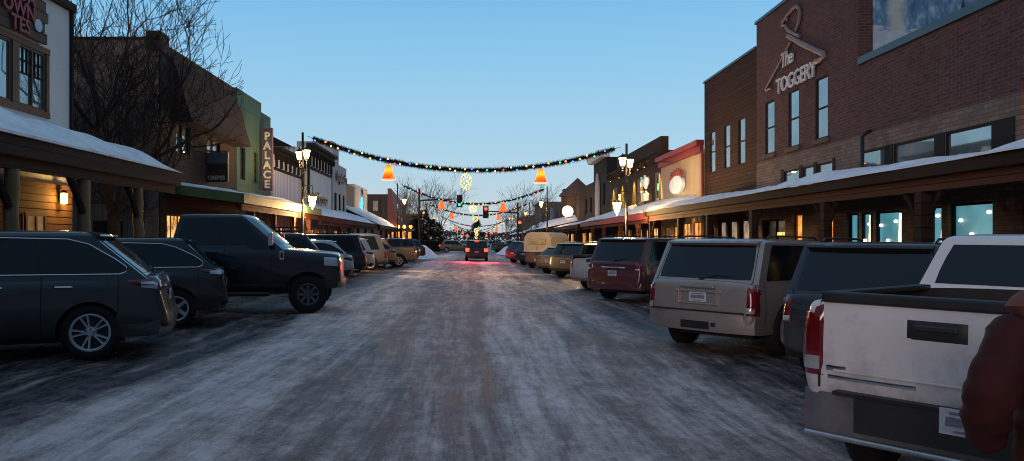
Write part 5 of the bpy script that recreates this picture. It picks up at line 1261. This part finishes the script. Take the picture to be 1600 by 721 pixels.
v = vehicle('parked_suv', 'white boxy SUV showing a red tail light beyond the big black SUV', 'car', W_, L=4.7, W=1.88, H=1.75, cab=(.1, .4, 3.3, 2.5), detail=1, tail=('h', .4, .14, 0)); put(v, (0, .94), 586, 37, 193)
v = vehicle('parked_suv', 'tall silver grey SUV with roof rails behind the white boxy SUV', 'car', P('silver', (.20, .20, .21), .6, .3), L=5.1, W=2.0, H=1.98, cab=(.1, .4, 3.7, 2.9), detail=1, railmat=CHROME); put(v, (0, 1.0), 606, 40.3, 192)
TAN = P('tan', (.20, .155, .105), .4, .35, .5)
v = vehicle('parked_suv', 'tan crossover with alloy wheels beside the tan pickup', 'car', TAN, L=4.6, W=1.86, H=1.70, cab=(.15, .6, 3.3, 2.4), dlo='tip', detail=1, tail=('h', .22, .18, 0), spokes=8, double=False, rails=False); put(v, (.95, .93), 595, 43.5, 193)
v = vehicle('parked_pickup', 'tan pickup with light pillared cab and muddy tyres', 'pickup truck', P('gold_tan', (.19, .145, .09), .4, .38, .6), L=5.5, W=1.93, H=1.82, r=.40, ra=1.15, fa=4.4, zbelt=1.24, zhood=1.2, pickup=True, bed=1.75, cab=(1.8, 1.95, 4.1, 3.35), splits=(.5,), detail=1, rails=False, roofmat=W_, tail=('v', .16, .34, 0)); put(v, (1.15, .96), 623, 45, 194)
BLU = P('navy', (.016, .026, .060), .4, .25, .4)
v = vehicle('parked_suv', 'dark blue SUV beyond the tan pickup on the left', 'car', BLU, L=4.9, W=1.95, H=1.82, detail=1, dlo='tip', tail=('v', .15, .42, 0)); put(v, (0, .97), 656, 57, 193)
v = vehicle('parked_suv', 'last dark blue SUV in the left row, against the snow bank', 'car', BLU, L=4.8, W=1.92, H=1.72, detail=1, tail=('v', .15, .4, 0)); put(v, (0, .96), 665, 63, 193)

# right row, rear ends to the street
RW = P('pickup_white', (.64, .61, .60), .0, .35, .8)
v = vehicle('parked_pickup', 'white pickup with black bed rails and tall red tail light, nearest at right', 'pickup truck', RW, L=5.85, W=2.03, H=1.93, r=.41, rim=.23, ra=1.25, fa=4.85, zbelt=1.42, zhood=1.30, gc=.50, pickup=True, bed=2.30, nose=.4, cab=(2.36, 2.58, 4.65, 3.85), splits=(.5,), rails=False,
    tail=('v', .17, .52, 0), tumble=.80, lean=.0, clad=False, bumpmat=plain('salted_bumper', (.13, .125, .13), .5, .1, .3), bz=.78, bz0=.46, ply=-.10, hy=.10, plz=.73)
put(v, (0, .94), 1250, 5.2, 41.5, -.02)
m = MB(); m.b2((-.075, -.70, .775), (.02, .70, .80), BLACK); m.b2((-.098, -.75, .55), (-.06, .55, .775), BLACK); m.build('step_pad', v)
m = MB(); m.tube([(-.012, -.70, .93), (-.016, 0, .93), (-.012, .72, .93)], .010, RW, 6); m.build('tailgate_crease', v, 60)
m = MB(); m.box((-.034, .10, 1.275), (.02, .24, .035), plain('handle_lever', (.03, .03, .032), .35)); m.build('handle_lever', v, bevel=.008)
m = MB(); m.tube([(-.11, -.86, .50), (-.115, 0, .50), (-.11, .86, .50)], .02, plain('bumper_lip', (.42, .42, .44), .3, .8), 8); m.build('bumper_lip', v, 60)
v = vehicle('parked_suv', 'dark grey SUV between the white pickup and beige SUV', 'car', P('gunmetal', (.020, .022, .026), .4, .35, .5), L=4.85, W=1.9, H=1.84, r=.38, ra=1.0, fa=3.8, zbelt=1.16, cab=(.12, .42, 3.4, 2.6), dpil=.2, tail=('v', .13, .36, 0), trim=None); put(v, (0, .95), 1212, 9.6, 43)
v = vehicle('parked_suv', 'beige full size SUV with wide rear window and tall tail lights', 'car', P('beige', (.30, .265, .24), .35, .32, .45), L=5.13, W=2.0, H=1.87, r=.40, ra=1.05, fa=4.0, zbelt=1.17, zhood=1.12, gc=.28, cab=(.10, .42, 3.75, 3.0), dpil=.22, tail=('v', .13, .48, .0), tumble=.88, lean=.05, clad=False, trim=None, bz=.70, bz0=.36, splits=(.34, .66), recess=False, plz=.92); put(v, (0, .95), 1011, 12.5, 42)
m = MB()
for a_, b_ in (((-.022, -.36, .80), (.02, -.33, 1.06)), ((-.022, .33, .80), (.02, .36, 1.06)), ((-.022, -.33, .80), (.02, .33, .825))): m.b2(a_, b_, P('beige', (.27, .225, .19)))
m.build('plate_surround', v, bevel=.01)
m = MB(); m.b2((-.092, -.25, .42), (-.075, .25, .54), BLACK); m.b2((-.10, -.36, .47), (-.08, -.29, .53), BLACK); m.b2((-.07, -.8, .692), (.03, .8, .712), BLACK); m.build('bumper_insert', v)
m = MB(); m.box((-.03, 0, 1.09), (.06, .62, .05), P('beige', (.27, .225, .19))); m.build('handle_bar', v, bevel=.015)
v = vehicle('parked_suv', 'maroon full size SUV with chrome bar across the tailgate', 'car', P('maroon', (.085, .012, .016), .4, .25, .35), L=5.3, W=2.03, H=1.94, r=.41, ra=1.15, fa=4.25, zbelt=1.19, zhood=1.15, gc=.28, cab=(.12, .50, 3.9, 3.15), tail=('v', .22, .22, .0), tumble=.87, barmat=CHROME, clad=False, plz=.86, bz=.62, bz0=.36); put(v, (0, .96), 915, 22.5, 45)
v = vehicle('parked_pickup', 'small white pickup with its cab brake light lit', 'pickup truck', P('white_truck', (.42, .42, .45), .0, .35, .6), L=5.3, W=1.93, H=1.80, r=.38, ra=1.1, fa=4.3, zbelt=1.26, zhood=1.18, pickup=True, bed=1.6, cab=(1.65, 1.8, 4.0, 3.2), splits=(.5,), detail=1, rails=False, third=True, tail=('v', .14, .4, 0), bumpmat=plain('dull_chrome', (.30, .30, .31), .35, .9, .2)); put(v, (0, .92), 889, 27.5, 45)
v = vehicle('parked_suv', 'bronze grey SUV with black roof spoiler left of the small white pickup', 'car', P('bronze', (.050, .043, .034), .5, .3, .4), L=4.85, W=1.93, H=1.74, detail=2, cab=(.12, .55, 3.4, 2.6), tail=('v', .12, .42, .0), barmat=CHROME); put(v, (0, .93), 856, 36.5, 45)
v = vehicle('parked_car', 'dull brown hatchback peeking out beside the bronze grey SUV', 'car', P('dull_brown', (.10, .08, .062), .3, .4, .6), L=4.3, W=1.8, H=1.50, cab=(.2, .9, 3.1, 2.2), dlo='tip', zbelt=.98, zhood=.92, detail=1, rails=False, tail=('h', .3, .14, 0)); put(v, (0, .86), 836, 40.5, 45)
# pickup with a cream camper shell
v = vehicle('camper_pickup', 'old maroon pickup carrying a cream ribbed camper shell', 'camper', P('old_maroon', (.09, .03, .024), .1, .4, .6), L=5.6, W=1.98, H=1.82, zbelt=1.12, zhood=1.1, pickup=True, bed=2.3, cab=(2.35, 2.5, 4.5, 3.8), splits=(.5,), detail=1, rails=False, tail=('v', .12, .2, 0)); put(v, (0, .95), 819, 48, 58)
CRM = plain('camper_cream', (.44, .38, .28), .5, var=.12)
m = MB(); pr = [(-1.0, 1.12), (-1.0, 1.75), (-.95, 2.05), (-.78, 2.28), (-.5, 2.38), (.5, 2.38), (.78, 2.28), (.95, 2.05), (1.0, 1.75), (1.0, 1.12)]
m.loft([[(-.02, y, z) for y, z in pr], [(2.75, y, z) for y, z in pr]], CRM)
for k in range(7):
    z = 1.22 + k * .13
    for sg in (1, -1): m.b2((.02, sg * 1.0 - .02, z), (2.7, sg * 1.0 + .02, z + .07), CRM)
sh = m.build('camper_shell', v, 35, .02)
m = MB(); m.b2((-.045, -.62, 1.55), (-.021, .62, 1.95), plain('camper_frame', (.25, .2, .13), .5)); m.b2((-.052, -.57, 1.59), (-.046, .57, 1.91), plain('camper_pane', (.32, .26, .16), .25)); m.tube([(-.06, 0, 1.2), (-.06, 0, 1.5)], .015, BLACK, 5); m.b2((-.06, -1.0, 1.10), (-.02, 1.0, 1.16), plain('camper_trim', (.5, .45, .38), .5)); m.build('rear_hatch', sh)
v = vehicle('parked_suv', 'dark maroon black SUV past the camper pickup on right', 'car', P('dark_plum', (.022, .012, .016), .3, .3), L=4.8, W=1.93, H=1.75, detail=1, tail=('v', .14, .4, 0), third=False); put(v, (0, .95), 788, 60, 40)
v = vehicle('parked_suv', 'black SUV hidden partly by the dark plum one on right', 'car', P('black', (.010, .011, .014)), L=4.8, W=1.93, H=1.72, detail=1); put(v, (0, .95), 803, 55, 42)
v = vehicle('parked_pickup', 'grey pickup standing far across the intersection on right', 'pickup truck', P('mid_grey', (.06, .06, .065), .3, .35), L=5.6, W=1.98, H=1.85, pickup=True, bed=2.0, zbelt=1.25, zhood=1.2, cab=(2.05, 2.2, 4.3, 3.6), splits=(.5,), detail=1, rails=False); put(v, (0, .95), 767, 112, 20)
# moving
v = vehicle('moving_suv', 'dark red SUV driving away with brake lights glowing', 'car', P('brake_red', (.020, .007, .009), .4, .25, .3), L=4.9, W=1.95, H=1.76, lit=True, third=True, detail=2, tail=('h', .30, .30, .06), cab=(.15, .5, 3.4, 2.6)); put(v, (0, 0), 744.5, 61, 90)
for x in (726, 762): lamp('brake_glow', (wx(x + (2 if x < 740 else -2), 60.4), 60.8, .95), 900, (1, .06, .08), .1, None, spot=130, aim=(wx(x, 60), 50, -.5))
v = vehicle('crossing_suv', 'tan SUV crossing the intersection seen from its side', 'car', TAN, L=4.7, W=1.88, H=1.70, detail=1, tail=('h', .3, .2, 0)); put(v, (0, -.94), 687, 101, 3)
m = MB(); m.sphere((-.02, -.75, .95), .09, REDLIT, 8, 5); m.build('tail_light', v)
FARC = [('parked_car', 'dark far parked car left behind the crossing tan SUV', -6.2, 122, 193, (.02, .022, .03)), ('parked_car', 'grey far parked car, left row past the intersection', -5.6, 130, 193, (.08, .08, .085)), ('parked_car', 'black far parked car deep in the left row', -5.2, 142, 193, (.012, .012, .014)), ('parked_car', 'silver far parked car deepest in the left row', -4.9, 156, 193, (.22, .22, .23)),
        ('parked_car', 'dark far parked car right of the grey pickup past the intersection', 5.0, 124, 45, (.02, .016, .016)), ('parked_car', 'brown far parked car in the right row past the intersection', 4.6, 134, 45, (.08, .055, .04)), ('parked_car', 'black far parked car deepest in the right row', 4.3, 146, 45, (.012, .012, .014))]
for nm_, lab, x, y, ph, c in FARC:
    v = vehicle(nm_, lab, 'car', P('far_%d' % int(y), c, .3, .35), L=4.6, W=1.85, H=1.6, zbelt=1.0, zhood=.95, detail=0, rails=False); put(v, (0, .9), VX + x * F / y, y, ph)
# ------------------------------------------------------------------ person in a maroon jacket at the right edge
def skinned(name, verts, edges, radii, mat, parent, sub=2, rootv=0):
    me = bpy.data.meshes.new(name); me.from_pydata(verts, edges, []); o = bpy.data.objects.new(name, me); COL.objects.link(o)
    o.modifiers.new('skin', 'SKIN'); md = o.modifiers.new('sub', 'SUBSURF'); md.levels = md.render_levels = sub
    if not me.skin_vertices: 
        bpy.context.view_layer.objects.active = o
    sv = me.skin_vertices[0].data
    for i, r in enumerate(radii):
        sv[i].radius = r if isinstance(r, tuple) else (r, r)
    sv[rootv].use_root = True
    bake(o); o.data.materials.clear(); o.data.materials.append(mat)
    o.data.polygons.foreach_set('use_smooth', [True] * len(o.data.polygons)); o.parent = parent
    return o
SKIN = plain('skin', (.42, .24, .17), .55, var=.08); MAROON = plain('maroon_quilt', (.046, .012, .011), .75, var=.25, vs=5); JEANS = plain('dark_trousers', (.020, .022, .028), .85); HAIRM = plain('brown_hair', (.05, .026, .016), .6); BOOT = plain('boot_leather', (.018, .013, .01), .5)
HOODM = plain('hood_lining', (.20, .075, .06), .85, var=.2, vs=8)
px_, py_ = 2.06, 2.5
root = empty('person', (px_, py_, gz(px_))); tag(root, 'person in a puffy maroon jacket, elbow out, at the right edge', 'person')
# body: pelvis, spine, neck, head, arms (left elbow bent, hand in pocket), legs in mid stride
B = [(0, 0, 1.0), (0, 0, 1.18), (0, .0, 1.38), (0, .0, 1.50), (.0, .01, 1.585), (.0, .025, 1.68), (.0, .03, 1.77),
     (-.19, 0, 1.47), (-.255, -.025, 1.36), (-.20, .02, 1.24), (.19, 0, 1.47), (.27, -.02, 1.20), (.27, .07, .96),
     (-.10, 0, .92), (-.11, .10, .50), (-.11, .03, .10), (-.11, .17, .05), (.10, 0, .92), (.11, -.06, .50), (.11, -.22, .12), (.11, -.12, .05)]
E = [(0, 1), (1, 2), (2, 3), (3, 4), (4, 5), (5, 6), (3, 7), (7, 8), (8, 9), (3, 10), (10, 11), (11, 12), (0, 13), (13, 14), (14, 15), (15, 16), (0, 17), (17, 18), (18, 19), (19, 20)]
Rr = [(.15, .11), (.14, .10), (.16, .11), (.10, .09), .06, (.078, .098), (.070, .085), .05, .03, .02, .065, .05, .035, .085, .06, .045, .04, .085, .06, .045, .04]
body = skinned('body', B, E, Rr, SKIN, root)
bm = bmesh.new(); bm.from_mesh(body.data)
def blob(c, r, sc): 
    mt = Matrix.Translation(c) @ Matrix.Diagonal((*sc, 1)); bmesh.ops.create_icosphere(bm, subdivisions=2, radius=r, matrix=mt)
blob((0, .135, 1.69), .022, (.8, 1.1, 1.3)); blob((-.085, .03, 1.69), .028, (.4, .8, 1.2)); blob((.085, .03, 1.69), .028, (.4, .8, 1.2)); blob((0, .122, 1.64), .02, (1.4, .5, .45)); blob((0, .10, 1.60), .035, (1, .8, .7))
for sx in (-1, 1): blob((sx * .034, .112, 1.715), .014, (1.2, .6, .8))
bm.to_mesh(body.data); bm.free(); body.data.polygons.foreach_set('use_smooth', [True] * len(body.data.polygons))
# right hand: palm and five fingers hanging relaxed
hv = [(.27, .07, .97), (.275, .085, .90)]; he = [(0, 1)]; hr = [.026, (.034, .018)]
for k, (dy, l) in enumerate(((.035, .075), (.012, .085), (-.010, .08), (-.030, .062))):
    i = len(hv); hv += [(.275, .085 + dy, .86), (.272, .09 + dy, .86 - l * .55), (.262, .095 + dy, .86 - l)]; he += [(1, i), (i, i + 1), (i + 1, i + 2)]; hr += [.010, .009, .008]
i = len(hv); hv += [(.262, .13, .905), (.255, .145, .875)]; he += [(1, i), (i, i + 1)]; hr += [.012, .010]
skinned('hand', hv, he, hr, SKIN, root, 1)
# jacket: quilted rolls on torso and sleeves
J = [(0, 0, .93), (0, 0, 1.05), (0, 0, 1.2), (0, 0, 1.36), (0, 0, 1.49)]; JE = [(k, k + 1) for k in range(4)]; JR = [(.20, .155), (.205, .16), (.20, .155), (.21, .15), (.13, .11)]
for sg, pts in ((-1, [(-.20, 0, 1.465), (-.27, -.03, 1.38), (-.33, -.05, 1.27), (-.29, .03, 1.17), (-.22, .10, 1.07)]), (1, [(.20, 0, 1.465), (.25, -.01, 1.34), (.28, -.02, 1.20), (.28, .03, 1.10), (.275, .065, 1.0)])):
    i = len(J); J += pts; JE += [(3 if False else 4, i)] + [(i + k, i + k + 1) for k in range(4)]; JR += [.092, .088, .085, .075, .06]
jk = skinned('jacket', J, JE, JR, MAROON, root, 3)
for v_ in jk.data.vertices:
    if v_.co.z < 1.49:
        ph = math.sin(v_.co.z * 62 + v_.co.x * 6); n_ = v_.normal; v_.co += n_ * (.003 * ph + .014 * MN.noise(v_.co * 6) + .008 * MN.noise(Vector((v_.co.x * 14, v_.co.y * 14, v_.co.z * 30))))
m = MB(); rings = []
for k in range(9):
    f = k / 8; z = 1.475 + .15 * f; r1 = .15 + .06 * math.sin(f * math.pi * .9)
    rings.append([((r1 + .02 * (f > .5)) * math.cos(a * .3927), -.03 + (r1) * .95 * math.sin(a * .3927), z + .03 * math.sin(a * .3927 + math.pi) * f) for a in range(16)])
m.loft(rings, HOODM, cap=False); m.build('collar', jk, 60)
skinned('trousers', [(0, 0, .99), (-.10, 0, .90), (-.11, .10, .50), (-.11, .03, .12), (.10, 0, .90), (.11, -.06, .50), (.11, -.22, .14)], [(0, 1), (1, 2), (2, 3), (0, 4), (4, 5), (5, 6)], [(.165, .13), .105, .08, .075, .105, .08, .075], JEANS, root)
for nm_, a_, b_ in (('boot', (-.11, .02, .10), (-.11, .19, .055)), ('boot', (.11, -.22, .115), (.11, -.06, .055))):
    skinned(nm_, [(a_[0], a_[1], a_[2] + .12), a_, b_], [(0, 1), (1, 2)], [.062, .062, (.05, .045)], BOOT, root)
m = MB(); m.sphere((0, .0, 1.745), .115, HAIRM, 16, 10, (.86, 1.0, .98)); hr_ = m.build('hair', root, 60)
for v_ in hr_.data.vertices:
    if v_.co.y > .06 and v_.co.z < 1.79: v_.co.y = .06

# ------------------------------------------------------------------ sky, warm fill light, camera
w = bpy.data.worlds.new('World'); SC.world = w; w.use_nodes = True; nt = w.node_tree; bg = nt.nodes['Background']
tc = N(nt, 'ShaderNodeTexCoord'); sp = N(nt, 'ShaderNodeSeparateXYZ'); L(nt, tc.outputs['Generated'], sp.inputs[0])
sky = N(nt, 'ShaderNodeTexSky', sky_type='NISHITA'); sky.sun_disc = False; sky.sun_elevation = R(2.0); sky.sun_rotation = R(204); sky.air_density = 1.0; sky.dust_density = .6; sky.ozone_density = 2.0
base = ramp(nt, sp.outputs[2], [(0.0, (.53, .57, .58)), (.05, (.51, .65, .73)), (.13, (.39, .63, .80)), (.24, (.265, .56, .82)), (.34, (.175, .465, .78)), (.6, (.17, .33, .52)), (1.0, (.20, .31, .45))])
# unlinked afterglow mask; the sky behind the camera is darkened below
glow = mathn(nt, 'MULTIPLY', ramp(nt, mathn(nt, 'MULTIPLY', sp.outputs[1], -1), [(0.1, 0.0), (.9, 1.0)]), ramp(nt, sp.outputs[2], [(0.0, 1.0), (.55, 0.0)]))
back = ramp(nt, mathn(nt, 'ADD', mathn(nt, 'MULTIPLY', sp.outputs[1], .5), .5), [(.25, 1.0), (.75, 0.0)])
low = ramp(nt, sp.outputs[2], [(.15, 1.0), (.85, 0.0)])
c = mixc(nt, mathn(nt, 'MULTIPLY', back, low), base, (.045, .058, .10))
add = N(nt, 'ShaderNodeMix', data_type='RGBA', blend_type='ADD'); add.inputs[0].default_value = .012; L(nt, c, add.inputs[6]); L(nt, sky.outputs[0], add.inputs[7])
L(nt, add.outputs[2], bg.inputs['Color']); bg.inputs['Strength'].default_value = 1.0
sd = bpy.data.lights.new('back_fill', 'SUN'); sd.energy = .85; sd.angle = R(20); sd.color = (1, .76, .70); so = bpy.data.objects.new('back_fill', sd); COL.objects.link(so)  # added warm fill from behind left to brighten tailgates and road
so.rotation_euler = Vector((.5, 1, -.23)).to_track_quat('-Z', 'Y').to_euler()
cam = bpy.data.cameras.new('camera'); cam.sensor_width = 36; cam.lens = 36 * F / 1600; cam.shift_x = 60 / 1600; cam.shift_y = (VY - 360.5) / 1600; cam.clip_end = 3000; cam.clip_start = .1
co_ = bpy.data.objects.new('camera', cam); COL.objects.link(co_); co_.location = (0, 0, EYE); co_.rotation_euler = (R(90), 0, 0); SC.camera = co_
SC.view_settings.view_transform = 'Standard'; SC.view_settings.look = 'None'; SC.view_settings.gamma = 1; SC.view_settings.exposure = 0; SC.view_settings.use_curve_mapping = False
SC.render.engine = 'CYCLES'; SC.cycles.use_denoising = True
try: SC.cycles.denoiser = 'OPENIMAGEDENOISE'
except Exception: pass
SC.cycles.filter_width = 1.0; SC.cycles.max_bounces = 5; SC.cycles.diffuse_bounces = 2; SC.cycles.glossy_bounces = 3; SC.cycles.transmission_bounces = 2; SC.cycles.sample_clamp_indirect = 4; SC.cycles.use_light_tree = True
